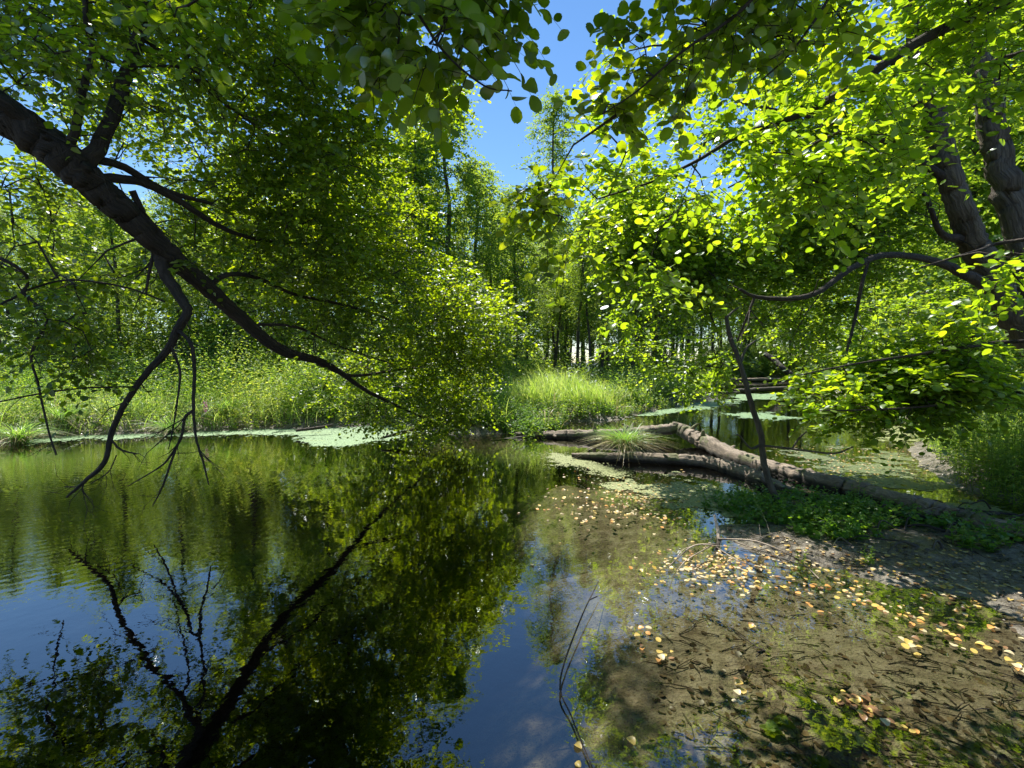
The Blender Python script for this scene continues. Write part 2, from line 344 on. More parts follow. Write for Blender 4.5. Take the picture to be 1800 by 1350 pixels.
def duckweed_mat(name='duckweed', tone=None):
    m, nt, out = new_mat(name); g = nt.nodes.new("ShaderNodeNewGeometry"); v = g.outputs['Position']
    n = noise(nt, v, 28, 4, .7); n2 = noise(nt, v, 2.2, 4)
    c = ramp(nt, n, [(.32, (.06, .10, .04)), (.47, (.17, .28, .13)), (.7, (.27, .40, .21))])
    c = mixc(nt, mth(nt, 'MULTIPLY', mth(nt, 'GREATER_THAN', n2, .62), .5), c, (.22, .30, .08))
    if tone: c = mixc(nt, .75, c, tone)
    b = nt.nodes.new("ShaderNodeBsdfPrincipled"); nt.links.new(c, b.inputs['Base Color']); b.inputs['Roughness'].default_value = .55
    nt.links.new(bump(nt, n, .5, .01), b.inputs['Normal']); nt.links.new(b.outputs[0], out.inputs[0]); return m
M['terrain'] = terrain_mat(); M['water'] = water_mat(); M['duckweed'] = duckweed_mat(); M['scum'] = duckweed_mat('olive_scum', (.26, .26, .10)); M['dark_scum'] = duckweed_mat('dark_scum', (.10, .11, .035))

# ------------------------------------------------------------------ terrain and water
def poly(pp): return np.array([G(*p)[:2] if len(p) == 2 and max(map(abs, p)) > 130 else p[:2] for p in pp], float)
g2 = lambda *pts: [tuple(G(a, b)[:2]) for a, b in pts]
BANK_FAR = np.array(g2((0, 778), (90, 769), (200, 764), (350, 760), (520, 754), (650, 748), (730, 750), (790, 762), (860, 760), (930, 768), (985, 756), (1000, 741),
    (1090, 737), (1150, 722), (1200, 712), (1270, 700), (1262, 688), (1225, 680), (1280, 672), (1320, 666), (1370, 667)) + [(36, 49), (60, 46), (400, 46), (400, 400), (-400, 400), (-400, -5), (-5.2, -1.2), (-5.0, 1.5), (-6.8, 4.5), (-9.6, 7.5)])
BANK_RIGHT = np.array(g2((1385, 667), (1410, 672), (1440, 685), (1520, 705), (1590, 735), (1615, 770), (1632, 810), (1665, 850), (1740, 885)) +
    [(6.3, 4.6), (5.2, 3.0), (3.9, 1.2), (2.6, -.6), (-6, -1.2), (-400, -5), (-400, -400), (400, -400), (400, 400), (60, 400), (36, 60)])
SHALLOW = np.array(g2((960, 850), (1120, 860), (1300, 880), (1430, 860), (1640, 810)) + [(9, 8), (9, -3), (.35, -3), (.42, 1.6)] + g2((1090, 1180), (1110, 1050), (1050, 950)))
MUD = np.array(g2((1230, 945), (1330, 900), (1480, 885), (1640, 915), (1720, 900)) + [(7, 5), (7, 1.6)] + g2((1790, 1165), (1640, 1085), (1480, 1020), (1330, 985)))
def sdist(poly, x, y):
    a = poly; b = np.roll(poly, -1, 0); d = np.full(x.shape, 1e9); ins = np.zeros(x.shape, bool)
    for (ax, ay), (bx, by) in zip(a, b):
        ex, ey = bx - ax, by - ay; t = np.clip(((x - ax) * ex + (y - ay) * ey) / (ex * ex + ey * ey + 1e-12), 0, 1)
        d = np.minimum(d, np.hypot(x - ax - t * ex, y - ay - t * ey))
        c = ((ay > y) != (by > y)) & (x < ex * (y - ay) / (ey if abs(ey) > 1e-12 else 1e-12) + ax); ins ^= c
    return np.where(ins, d, -d)
_g = np.random.default_rng(3).normal(size=(4, 64, 64))
def vnoise(x, y, s, k=0):
    u = x / s; w = y / s; i = np.floor(u).astype(int); j = np.floor(w).astype(int); fu = u - i; fw = w - j
    fu = fu * fu * (3 - 2 * fu); fw = fw * fw * (3 - 2 * fw); g = _g[k]
    a = g[i % 64, j % 64]; b = g[(i + 1) % 64, j % 64]; c = g[i % 64, (j + 1) % 64]; d = g[(i + 1) % 64, (j + 1) % 64]
    return (a * (1 - fu) + b * fu) * (1 - fw) + (c * (1 - fu) + d * fu) * fw
def height(x, y):
    x = np.asarray(x, float); y = np.asarray(y, float)
    n = vnoise(x, y, 1.1) * .5 + vnoise(x, y, .37, 1) * .25; nf = vnoise(x, y, .12, 2)
    s = np.maximum(sdist(BANK_FAR, x, y), sdist(BANK_RIGHT, x, y)) + n * .25
    h = np.where(s > 0, np.minimum(s * .45, .30) + np.minimum(s * .02, 1.6), np.maximum(s * .55, -1.2)) + n * .03
    s2 = sdist(SHALLOW, x, y) + n * .25; h2 = -.05 + n * .05 + nf * .006 + .45 * np.minimum(s2, 0)
    s3 = sdist(MUD, x, y) + n * .3; h3 = np.where(s3 > 0, np.minimum(s3 * .1, .05), s3 * .5) + n * .05 + nf * .010
    return np.maximum(np.maximum(h, h2), h3)
N_ = 420
u = np.linspace(-1, 1, N_); gx = 1.0 + 2.0 * np.sinh(6 * u); gy = 5 + 2.0 * np.sinh(6 * u)
GX, GY = np.meshgrid(gx, gy, indexing='xy'); GZ = height(GX, GY)
idx = np.arange(N_ * N_).reshape(N_, N_)
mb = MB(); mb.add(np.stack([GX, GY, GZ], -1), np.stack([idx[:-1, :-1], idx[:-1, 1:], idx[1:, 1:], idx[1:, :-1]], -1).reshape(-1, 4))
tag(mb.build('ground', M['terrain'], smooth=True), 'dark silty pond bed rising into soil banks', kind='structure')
mb = MB(); mb.add([(-60, -6, 0), (60, -6, 0), (60, 150, 0), (-60, 150, 0)], [(0, 1, 2, 3)])
tag(mb.build('water', M['water']), 'still dark pond water mirroring trees and blue sky', kind='structure')
def hz(x, y): return float(height(np.array([x]), np.array([y]))[0])

# ------------------------------------------------------------------ the big leaning tree on the left
def PL(rows): return np.array([P(a, b, c) for a, b, c, *_ in rows]), np.array([r[3] * r[2] / F / 2 for r in rows])   # px, py, depth, width in px
def wood(rows, name, mat, parent, sides=10, rough=.06, n=7, world=None, k=1.0, relief=.05, twigs=0):
    pts, rad = PL(rows)
    if world is not None: pts = np.vstack([np.array(world)[:, :3], pts]); rad = np.concatenate([np.array(world)[:, 3], rad])
    pts, rad = smooth_line(pts, rad, n)
    pts[1:-1] += rng.normal(size=pts[1:-1].shape) * rad[1:-1, None] * .06
    b = MB(); tube(b, pts, rad * k, sides, 0, rough, relief=relief)
    for _ in range(twigs):
        i = int(rng.integers(2, len(pts) - 1)); d = nrm(nrm(pts[i] - pts[i - 1]) * .7 + rng.normal(size=3) * [.7, .5, .7] - [0, 0, .2]); L_ = rng.uniform(.12, .42) * (rad[i] / .012) ** .3
        e = pts[i] + d * L_; m_ = (pts[i] + e) / 2 + rng.normal(size=3) * L_ * .09; e2 = e + nrm(d + rng.normal(size=3) * .5) * L_ * .4
        r_ = min(rad[i] * k * .45, .007); tube(b, np.array([pts[i], m_, e, e2]), [r_, r_ * .75, r_ * .5, r_ * .2], 5)
        if rng.random() < .6: e3 = m_ + nrm(d + rng.normal(size=3) * .8) * L_ * .5; tube(b, np.array([m_, (m_ + e3) / 2 + rng.normal(size=3) * .01, e3]), [r_ * .6, r_ * .4, r_ * .15], 4)
    b.build(name, mat, parent, smooth=True)
    return pts
def inside(poly, x, y): return sdist(poly, np.array([x]), np.array([y]))[0] > -.25
SUNNY = [(np.array(g2((1110, 870), (1260, 950), (1480, 1005), (1900, 1080))+[(3.5, 1.2), (1.0, 1.2)] + g2((1080, 1050))), .96), (np.array(g2((900, 745), (1290, 745), (1480, 850), (1150, 880), (960, 840))), .85),
         (np.array(g2((520, 745), (740, 742), (740, 775), (540, 788))), .5), (np.array([(-1, 12.5), (6, 12.5), (12, 24), (1, 34)]), .9), (np.array([(-14, 10), (-4, 10.5), (-5, 17), (-20, 17)]), .8)]
def cloud(cl, sunny=None):
    sunny = SUNNY if sunny is None else sunny
    """sample branch ends from ellipsoids given as px, py, depth, rpx, rpy, rdepth, count"""
    out = []
    for px, py, Y, rx, ry, rY, n in cl:
        got = 0; tries = 0
        while got < n and tries < n * 3:
            tries += 1; q = nrm(rng.normal(size=3)) * rng.random() ** (1 / 2.4); p = P(px + q[0] * rx, py + q[1] * ry, Y + q[2] * rY)
            g = p - np.array(to_sun) * (p[2] / to_sun.z)      # where its shadow falls: keep the crown open over the sunny spots
            qx, qy = to_px(p)
            if px > 1200 and 1600 < qx < 1790 and 190 < qy < 560 and p[1] < 6.6 and rng.random() < .6: continue
            if p[2] < .15 or any(rng.random() < k and inside(pl, g[0], g[1]) for pl, k in sunny): continue
            out.append(p); got += 1
    return out
def leafy(root, name, skel, attr, leafm, size, kind, tw=5, m=10, L=(.28, .6), droop=.3, flat=.4, r0=.02, r1=.005, extra=None):
    bb = MB(); A, D = grow(bb, skel, attr, r0, r1); bb.build('branches', M['twig'], root, smooth=True)
    T = len(A) * tw; o = np.repeat(A, tw, 0) + rng.normal(size=(T, 3)) * .05
    d = np.repeat(D, tw, 0) * .7 + rng.normal(size=(T, 3)) * np.array([.8, .8, .3])
    c = MB(); sprays(c, o, d, rng.uniform(*L, T), m, size, kind, 0, 1, droop, flat)
    if extra is not None: extra(c)
    c.build(name, [leafm, M['twig']], root)
    return A

t = tag(empty('leaning_alder'), 'large dark alder leaning from the left edge down over the pond', 'tree')
base = (-7.6, 2.9); bz = hz(*base)
W = [(base[0], base[1], bz - .3, .42), (base[0] + .1, base[1] + .05, bz + .5, .31), (-6.9, 3.2, 2.5, .26), (-5.9, 3.6, 3.9, .24)]
tr1 = wood([(-60, 178, 4.1, 84), (40, 225, 4.2, 74), (130, 295, 4.35, 70), (205, 362, 4.6, 54), (290, 440, 5.0, 42), (390, 528, 5.7, 30), (490, 612, 6.6, 21), (575, 640, 7.5, 13), (650, 690, 8.4, 8), (745, 735, 9.6, 4)],
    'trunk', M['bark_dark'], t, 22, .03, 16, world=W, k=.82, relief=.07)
sk = [tr1]
LB = [
 [(110, 270, 4.3, 26), (128, 240, 4.3, 18), (145, 160, 4.3, 15), (162, 90, 4.25, 12), (150, 20, 4.2, 10), (158, -120, 4.1, 7)],
 [(150, 290, 4.4, 40), (185, 235, 4.5, 30), (215, 150, 4.6, 27), (245, 60, 4.7, 24), (262, -60, 4.8, 20), (300, -260, 5.0, 12)],
 [(-80, 120, 3.9, 40), (0, 180, 4.0, 30), (70, 228, 4.2, 24), (120, 262, 4.3, 18)],
 [(150, 275, 4.4, 20), (220, 295, 4.7, 17), (290, 335, 5.0, 14), (372, 358, 5.4, 7)],
 [(160, 312, 4.5, 24), (240, 318, 4.8, 19), (310, 350, 5.1, 15), (390, 400, 5.6, 11), (460, 422, 6.1, 7), (560, 430, 6.9, 4)],
 [(365, 505, 5.5, 12), (400, 483, 5.7, 11), (450, 488, 6.1, 9), (520, 518, 6.7, 7), (600, 535, 7.4, 6), (680, 560, 8.1, 4), (760, 600, 8.9, 3)],
 [(232, 335, 4.7, 14), (255, 380, 4.8, 11), (285, 410, 4.9, 8)],
 [(455, 570, 6.3, 8), (520, 575, 6.8, 6), (600, 610, 7.5, 4), (690, 640, 8.3, 3)],
 [(560, 640, 7.4, 9), (620, 660, 8.0, 7), (700, 650, 8.8, 5), (790, 640, 9.6, 3)],
 [(262, -60, 4.8, 16), (420, -140, 5.4, 11), (560, -120, 6.0, 8), (700, -60, 6.6, 5)],
 [(245, 60, 4.7, 11), (330, 130, 5.1, 8), (420, 200, 5.6, 6), (520, 270, 6.2, 4), (620, 330, 6.9, 3)],
 [(162, 96, 4.25, 9), (230, 115, 4.5, 6), (340, 124, 4.9, 5), (400, 190, 5.2, 3)],
]
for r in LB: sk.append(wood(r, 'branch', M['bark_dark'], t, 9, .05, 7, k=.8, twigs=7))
SK = np.vstack(sk); SK = SK[SK[:, 2] > .2]
CL = [(60, 60, 4.6, 190, 170, 1.0, 50), (300, 60, 5.6, 220, 180, 1.4, 110), (560, 120, 6.6, 210, 190, 1.5, 150), (490, 300, 6.4, 230, 140, 1.3, 170),
      (640, 380, 7.6, 120, 130, 1.3, 75), (620, 520, 7.8, 230, 100, 1.3, 170), (800, 570, 8.8, 115, 85, 1.0, 110), (710, 670, 9.2, 150, 80, .8, 130), (800, 690, 9.8, 70, 55, .5, 34),
      (300, -200, 6.0, 420, 200, 1.8, 150), (640, -150, 7.0, 210, 150, 1.4, 110), (250, -700, 5.5, 420, 380, 1.6, 170), (640, -600, 6.5, 200, 330, 1.6, 120), (760, 170, 8.2, 70, 80, .7, 20), (530, 320, 9.6, 220, 130, 1.2, 120), (260, 190, 9.4, 190, 110, 1.2, 70), (420, -120, 9.2, 360, 180, 1.4, 110), (20, 400, 5.6, 110, 110, 1.2, 20), (240, 470, 6.2, 180, 60, 1.2, 26),  # clusters above the frame thickened to shade the visible crown
      (70, 520, 4.6, 90, 110, .5, 13), (130, 610, 4.6, 50, 60, .4, 7), (480, 430, 6.6, 180, 70, 1.0, 70), (760, 742, 9.9, 70, 30, .4, 30), (30, 300, 6.5, 120, 90, 1.5, 18)]
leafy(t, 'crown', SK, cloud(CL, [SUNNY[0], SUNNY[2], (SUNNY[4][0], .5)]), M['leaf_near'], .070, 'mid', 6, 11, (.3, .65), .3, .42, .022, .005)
# dead bare limbs that hang to the water
DB = [
 [(278, 445, 4.95, 22), (288, 480, 4.95, 21), (318, 525, 4.95, 19), (328, 550, 4.95, 18), (310, 580, 4.95, 18), (296, 612, 4.95, 16), (258, 655, 4.95, 13), (222, 705, 4.95, 12), (196, 760, 4.95, 11), (184, 812, 4.95, 10), (150, 845, 4.95, 8), (117, 874, 4.95, 4)],
 [(312, 578, 4.95, 9), (336, 605, 4.9, 9), (342, 650, 4.9, 8), (340, 710, 4.9, 8), (345, 770, 4.9, 6), (358, 815, 4.9, 5), (367, 852, 4.9, 3)],
 [(338, 722, 4.9, 7), (325, 735, 4.9, 7), (318, 770, 4.9, 6), (300, 800, 4.9, 5), (282, 820, 4.9, 4), (224, 855, 4.9, 2)],
 [(316, 772, 4.9, 5), (300, 815, 4.9, 5), (286, 855, 4.9, 4), (268, 890, 4.9, 2)],
 [(302, 610, 4.9, 5), (316, 650, 4.9, 5), (314, 690, 4.9, 4), (304, 755, 4.9, 3), (296, 790, 4.9, 2)],
 [(195, 772, 4.95, 5), (212, 790, 4.95, 5), (240, 798, 4.95, 3)], [(150, 842, 4.95, 4), (145, 860, 4.95, 4), (152, 872, 4.95, 3)],
 [(205, 800, 4.95, 3), (190, 830, 4.95, 3), (160, 850, 4.95, 2)], [(132, 856, 4.95, 3), (112, 856, 4.95, 2)],
 [(272, 440, 4.95, 12), (262, 480, 4.95, 9), (257, 520, 4.95, 5)],
 [(232, 680, 4.95, 4), (150, 682, 4.7, 4), (70, 692, 4.5, 4), (0, 706, 4.3, 3)],
 [(40, 513, 4.5, 7), (82, 560, 4.5, 6), (55, 620, 4.5, 5), (68, 680, 4.5, 5), (86, 760, 4.5, 4), (99, 800, 4.5, 4)],
 [(-30, 440, 4.3, 8), (30, 470, 4.4, 7), (48, 492, 4.5, 6), (38, 515, 4.5, 6), (0, 535, 4.4, 4)],
 [(40, 512, 4.5, 4), (120, 492, 4.7, 4), (220, 505, 4.9, 4), (290, 530, 5.0, 4)],
]
for r in DB: wood(r, 'dead_branch', M['bark_dark'], t, 8, .14, 7, k=.74, relief=.10, twigs=4)
rebase(t, (base[0], base[1], bz))

# ------------------------------------------------------------------ right-hand trees
t = tag(empty('twin_stemmed_alder'), 'thick rough barked alder with two stems at the right edge', 'tree')
b2 = P(1880, 790, 6.6); bz2 = hz(b2[0], b2[1])
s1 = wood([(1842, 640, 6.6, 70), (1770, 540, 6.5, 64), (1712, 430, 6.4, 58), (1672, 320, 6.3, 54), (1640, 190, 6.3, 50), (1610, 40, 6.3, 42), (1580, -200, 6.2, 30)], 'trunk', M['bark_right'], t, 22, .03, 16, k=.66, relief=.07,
     world=[(b2[0], b2[1], bz2 - .3, .40), (b2[0], b2[1], bz2 + .3, .30)])
s2 = wood([(1850, 650, 6.8, 66), (1815, 560, 6.8, 62), (1795, 430, 6.8, 60), (1762, 300, 6.8, 58), (1735, 180, 6.8, 55), (1700, 20, 6.8, 45), (1690, -200, 6.8, 30)], 'trunk', M['bark_right'], t, 22, .03, 16, k=.66, relief=.07,
     world=[(b2[0] + .3, b2[1] + .1, bz2 - .3, .38), (b2[0] + .25, b2[1] + .1, bz2 + .4, .30)])
sk = [s1[10:], s2[10:]]
for r in [[(1735, 500, 6.4, 26), (1690, 480, 6.1, 20), (1640, 458, 5.8, 16), (1560, 448, 5.4, 13), (1500, 470, 5.1, 13), (1440, 512, 4.9, 12), (1390, 525, 4.8, 11), (1330, 522, 4.8, 8), (1300, 508, 4.8, 6)],
          [(1326, 524, 4.8, 6), (1312, 560, 4.8, 5), (1296, 600, 4.9, 4)],
          [(1528, 452, 5.3, 7), (1515, 500, 5.2, 8), (1503, 560, 5.2, 7), (1488, 620, 5.1, 5), (1480, 660, 5.0, 3)],
          [(1690, 420, 6.4, 22), (1655, 410, 6.2, 14), (1630, 350, 6.0, 9), (1610, 330, 5.8, 6)],
          [(1672, 320, 6.3, 18), (1560, 250, 6.0, 12), (1440, 210, 5.8, 8), (1300, 180, 5.7, 4)],
          [(1735, 180, 6.8, 16), (1600, 120, 6.9, 10), (1400, 70, 7.0, 6), (1200, 40, 7.2, 3)]]:
    sk.append(wood(r, 'branch', M['bark_dark'], t, 8, .05, 7, k=.78, twigs=5))
CL = [(1400, 420, 7.4, 240, 90, .9, 150), (1200, 480, 7.6, 150, 90, .9, 110), (1230, 640, 7.6, 62, 45, .5, 34), (1110, 590, 7.8, 50, 65, .4, 24), (1130, 370, 7.5, 120, 90, .9, 80), (1500, 300, 7.4, 200, 150, .9, 130),
      (1350, 130, 7.4, 220, 150, 1.0, 90), (1085, 60, 7.2, 62, 55, .7, 16), (1500, -150, 7.6, 380, 160, 1.4, 100), (1740, 90, 8.2, 120, 130, .8, 30), (1660, 560, 8.0, 160, 60, 1.0, 24), (1420, 560, 7.8, 120, 60, .6, 36)]
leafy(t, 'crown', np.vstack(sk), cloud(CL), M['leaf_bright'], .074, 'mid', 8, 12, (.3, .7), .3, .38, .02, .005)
rebase(t, (b2[0], b2[1], bz2))

t = tag(empty('overhanging_alder'), 'near alder spreading bright sunlit leaves across the upper right', 'tree')
b3 = (5.4, 2.2); bz3 = hz(*b3)
tk = np.array([(b3[0], b3[1], bz3 - .3, .22), (b3[0], b3[1], bz3 + .5, .17), (5.2, 2.3, 2.2, .14), (4.9, 2.5, 3.6, .12), (4.7, 2.7, 5.2, .09), (4.6, 2.9, 6.6, .05)])
pp, rr = smooth_line(tk[:, :3], tk[:, 3], 6); b = MB(); tube(b, pp, rr, 12, 0, .04); b.build('trunk', M['bark_right'], t, smooth=True)
sk = [pp[6:]]
for r, w in [([(1800, -18, 3.6, 20), (1720, 20, 3.6, 19), (1600, 82, 3.5, 17), (1500, 150, 3.5, 14), (1430, 190, 3.5, 13), (1380, 212, 3.5, 10), (1300, 238, 3.5, 8), (1230, 280, 3.5, 6), (1150, 318, 3.5, 4), (1050, 350, 3.4, 3)], (4.7, 2.7, 4.9, .06)),
             ([(1800, 92, 4.0, 9), (1700, 142, 3.9, 8), (1600, 190, 3.9, 7), (1500, 222, 3.8, 6), (1400, 268, 3.8, 5), (1280, 330, 3.8, 3)], (4.9, 2.5, 3.7, .04)),
             ([(1560, 200, 3.9, 5), (1480, 280, 4.0, 4), (1380, 360, 4.1, 3), (1280, 430, 4.2, 2)], None),
             ([(1800, 600, 4.2, 7), (1700, 610, 4.2, 6), (1600, 625, 4.1, 5), (1500, 640, 4.0, 3), (1400, 660, 3.9, 2)], (5.2, 2.3, 1.9, .03)),
             ([(1800, 690, 4.2, 6), (1700, 705, 4.2, 5), (1620, 715, 4.1, 4), (1530, 720, 4.0, 3), (1440, 722, 4.0, 2)], (5.2, 2.3, 1.5, .03)),
             ([(1810, 420, 4.0, 7), (1720, 440, 4.0, 5), (1620, 470, 4.0, 3)], (5.1, 2.4, 2.6, .03))]:
    sk.append(wood(r, 'branch', M['bark_dark'], t, 7, .04, 5, world=[w] if w else None))
CL = [(1330, 290, 3.35, 230, 90, .35, 125), (1500, 240, 3.35, 200, 130, .35, 125), (1180, 430, 3.3, 130, 70, .3, 20), (1450, 655, 4.6, 60, 20, .3, 8), (1480, 712, 4.6, 50, 18, .3, 6), (1560, 670, 4.6, 90, 40, .3, 16), (1120, 340, 3.4, 110, 60, .3, 22), (1080, 235, 3.3, 60, 45, .2, 8), (1000, 350, 3.4, 60, 35, .2, 8), (1250, 410, 3.5, 200, 60, .4, 34), (1020, 420, 3.5, 60, 60, .3, 8),
      (1700, 120, 3.7, 110, 70, .5, 8), (1480, 655, 4.1, 90, 22, .2, 14), (1500, 710, 4.1, 90, 26, .2, 14), (1650, 630, 4.3, 120, 60, .3, 40), (1620, 680, 4.3, 150, 50, .3, 46), (1770, 500, 3.6, 60, 60, .3, 4), (1560, 740, 4.1, 60, 16, .1, 5),
      (1650, -60, 3.7, 250, 120, .5, 40), (1500, 60, 3.6, 180, 90, .4, 24)]
leafy(t, 'crown', np.vstack(sk), cloud(CL), M['leaf_bright'], .067, 'hi', 7, 10, (.2, .5), .25, .36, .012, .004)
rebase(t, (b3[0], b3[1], bz3))

# near twigs hanging in from above
def near_tree(name, label, base, trunk, rows, CL, size, L=(.16, .34), tw=4, m=8):
    t = tag(empty(name), label, 'tree'); bz = hz(*base)
    tk = np.array([(base[0], base[1], bz - .3, .2), (base[0], base[1], bz + .4, .15)] + trunk)
    pp, rr = smooth_line(tk[:, :3], tk[:, 3], 6); b = MB(); tube(b, pp, rr, 12, 0, .04); b.build('trunk', M['bark_dark'], t, smooth=True)
    sk = [pp[8:]]
    for r in rows: sk.append(wood(r, 'branch', M['bark_dark'], t, 6, .04, 5, world=[tuple(pp[int(len(pp) * .8)]) + (.03,)]))
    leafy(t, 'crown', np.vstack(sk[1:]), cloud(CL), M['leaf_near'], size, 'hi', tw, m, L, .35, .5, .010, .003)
    rebase(t, (base[0], base[1], bz))
near_tree('overhead_alder', 'alder overhead whose large dark leaves hang into the top centre', (-2.6, -1.9), [(-2.5, -1.5, 2.4, .12), (-2.2, -.9, 3.9, .09), (-1.8, -.3, 5.2, .05)],
    [[(560, -330, 2.0, 12), (640, -120, 2.0, 8), (720, 0, 2.0, 6), (780, 90, 2.0, 4), (850, 150, 2.0, 3), (900, 160, 2.0, 2)], [(640, -120, 2.0, 6), (700, 30, 2.05, 4), (690, 120, 2.1, 3)], [(560, -330, 2.0, 10), (480, -100, 2.3, 6), (330, 10, 2.4, 4)]],
    [(790, 50, 2.05, 85, 60, .25, 9), (740, 120, 2.15, 70, 60, .2, 5), (680, 10, 2.2, 110, 50, .3, 9), (690, -150, 2.2, 260, 120, .4, 40), (680, -400, 3.2, 330, 170, .6, 90), (300, 10, 2.6, 40, 30, .1, 3), (850, -30, 2.1, 30, 20, .1, 4), (640, 60, 2.3, 50, 40, .1, 5)], .072)  # highest cluster is out of view, added sunward to shade these leaves
near_tree('shading_alder', 'alder beside the viewer whose dark leaves droop from the top right', (3.4, -1.6), [(3.3, -1.2, 2.4, .12), (2.9, -.5, 3.9, .09), (2.5, .2, 5.2, .05)],
    [[(1500, -300, 2.1, 12), (1400, -100, 2.1, 8), (1300, 20, 2.2, 6), (1200, 90, 2.2, 4), (1120, 160, 2.3, 3), (1060, 200, 2.4, 2)], [(1500, -300, 2.1, 10), (1480, -60, 2.2, 6), (1400, 80, 2.3, 4), (1340, 140, 2.4, 3)]],
    [(1180, 100, 2.5, 80, 70, .3, 7), (1290, 50, 2.5, 140, 60, .3, 13), (1420, 20, 2.5, 100, 60, .3, 7), (1085, 205, 2.6, 45, 35, .1, 4), (1330, -140, 2.3, 230, 110, .4, 40), (1130, -330, 3.4, 230, 140, .5, 60), (1350, -330, 3.2, 200, 140, .5, 40), (975, 350, 3.0, 60, 50, .15, 7), (1075, 260, 3.0, 60, 45, .15, 8), (1010, 430, 3.2, 60, 40, .15, 5)], .070)  # top clusters, unseen, put toward the sun to darken the drooping leaves

# ------------------------------------------------------------------ background trees: a few prototypes, copied
def make_tree(h, crown0, rad, n_attr, leafm, size, kind='lo', tw=7, m=12, trunk_r=.13, L=(.5, 1.1), lean=0.0, barkm=None, density_top=1.0, seedname='woodland_tree'):
    t = empty(seedname); k = 9; z = np.linspace(0, 1, k)
    pts = np.stack([np.cumsum(rng.normal(size=k) * .09) + lean * h * z, np.cumsum(rng.normal(size=k) * .09), z * h * .97 - .3], -1); pts[:, :2] -= pts[0, :2]
    pp, rr = smooth_line(pts, trunk_r * (1.05 - z) ** .8 + .012, 4); rr[0] *= 1.5
    b = MB(); tube(b, pp, rr, 8, 0, .04); b.build('trunk', barkm or M['bark_far'], t, smooth=True)
    at = []
    while len(at) < n_attr:
        q = rng.random() ** .9; zz = crown0 + (1 - crown0) * q
        prof = rad * (math.sin(math.pi * min(1, (q * .86 + .12))) ** .7) * rng.uniform(.15, 1)
        a = rng.uniform(0, 2 * math.pi); lump = .75 + .35 * math.sin(3 * a + zz * 9)
        i = min(int(zz * (len(pp) - 1)), len(pp) - 1)
        at.append(pp[i] + np.array([math.cos(a) * prof * lump, math.sin(a) * prof * lump, rng.normal() * .2]))
    s0 = int(len(pp) * crown0 * .9)
    bb = MB(); A, D = grow(bb, pp[s0:], at, .035, .010, .1, .8, 4); bb.build('branches', barkm or M['bark_far'], t)
    T = len(A) * tw; o = np.repeat(A, tw, 0) + rng.normal(size=(T, 3)) * .18
    d = np.repeat(D, tw, 0) * .5 + rng.normal(size=(T, 3)) * np.array([.8, .8, .45])
    c = MB(); sprays(c, o, d, rng.uniform(*L, T), m, size, kind, 0, None, .25, .55); c.build('crown', leafm, t)
    return t
protos = [
 make_tree(15, .28, 3.0, 120, M['leaf_back'], .155, tw=8, m=14, trunk_r=.17),
 make_tree(13, .40, 2.2, 90, M['leaf_pale'], .14, tw=8, m=13, trunk_r=.12),
 make_tree(17, .45, 2.4, 100, M['leaf_back'], .15, tw=8, m=13, trunk_r=.15, lean=.06),
 make_tree(9, .12, 2.6, 110, M['leaf_back'], .135, tw=8, m=14, trunk_r=.10, seedname='bushy_tree'),
 make_tree(11, .30, 1.9, 80, M['leaf_pale'], .13, tw=8, m=13, trunk_r=.09, lean=-.05),
]
used = [False] * len(protos); HT = [15, 13, 17, 9, 11]
KIND = ['broad full crowned ', 'pale green upright ', 'leaning narrow crowned ', 'low bushy ', 'slim airy ']
BKIND = ['pale tall ', 'low yellow green ', 'dark wide ']
def place(k, x, y, s, rz, label, group=None, tilt=(0, 0)):
    o = protos[k] if not used[k] else copy_tree(protos[k]); used[k] = True
    o.location = (x, y, hz(x, y)); o.scale = (s, s, s); o.rotation_euler = (tilt[0], tilt[1], rz)
    for q in ('label', 'group'):
        if q in o: del o[q]
    tag(o, label, 'tree', group); return o
def XY(px, Y): p = P(px, 600, Y); return p[0], p[1]
SPEC = [  # proto, px, Y, height, label
 (2, 990, 36, 21.5, 'tall narrow tree rising above the rest into the open blue sky'),
 (0, 787, 19, 13.0, 'tall tree with straight dark stem left of the sky gap'),
 (4, 872, 24, 11.5, 'slim pointed tree with airy leaves below the sky gap'),
 (1, 428, 20, 10.5, 'upright grey trunked tree behind the left bank'),
 (2, 455, 21, 11.0, 'tree with slanting grey trunk behind the left bank'),
 (0, 730, 17.5, 10.5, 'broad dense tree directly behind the drooping tip of the leaning alder'), (0, 838, 21, 10.8, 'broad leafy tree between the dark stem and the slim pointed tree'), (3, 900, 25, 9.5, 'rounded tree filling the foot of the sky gap'),
 (1, 320, 19, 9.0, 'pale trunked tree behind the hanging dead limbs'),
]
for k, px, Y, h, lab in SPEC:
    x, y = XY(px, Y); place(k, x, y, h / HT[k], rng.uniform(0, 6.3), lab)
def skyline(px):
    return np.interp(px, [-300, 0, 350, 480, 700, 760, 850, 900, 950, 1040, 1130, 1200], [250, 300, 330, 250, 150, 230, 300, 330, 345, 345, 250, -400])
placed = [XY(s[1], s[2]) for s in SPEC]
ORD = 'first second third fourth fifth sixth seventh eighth ninth tenth eleventh twelfth thirteenth fourteenth fifteenth sixteenth'.split()
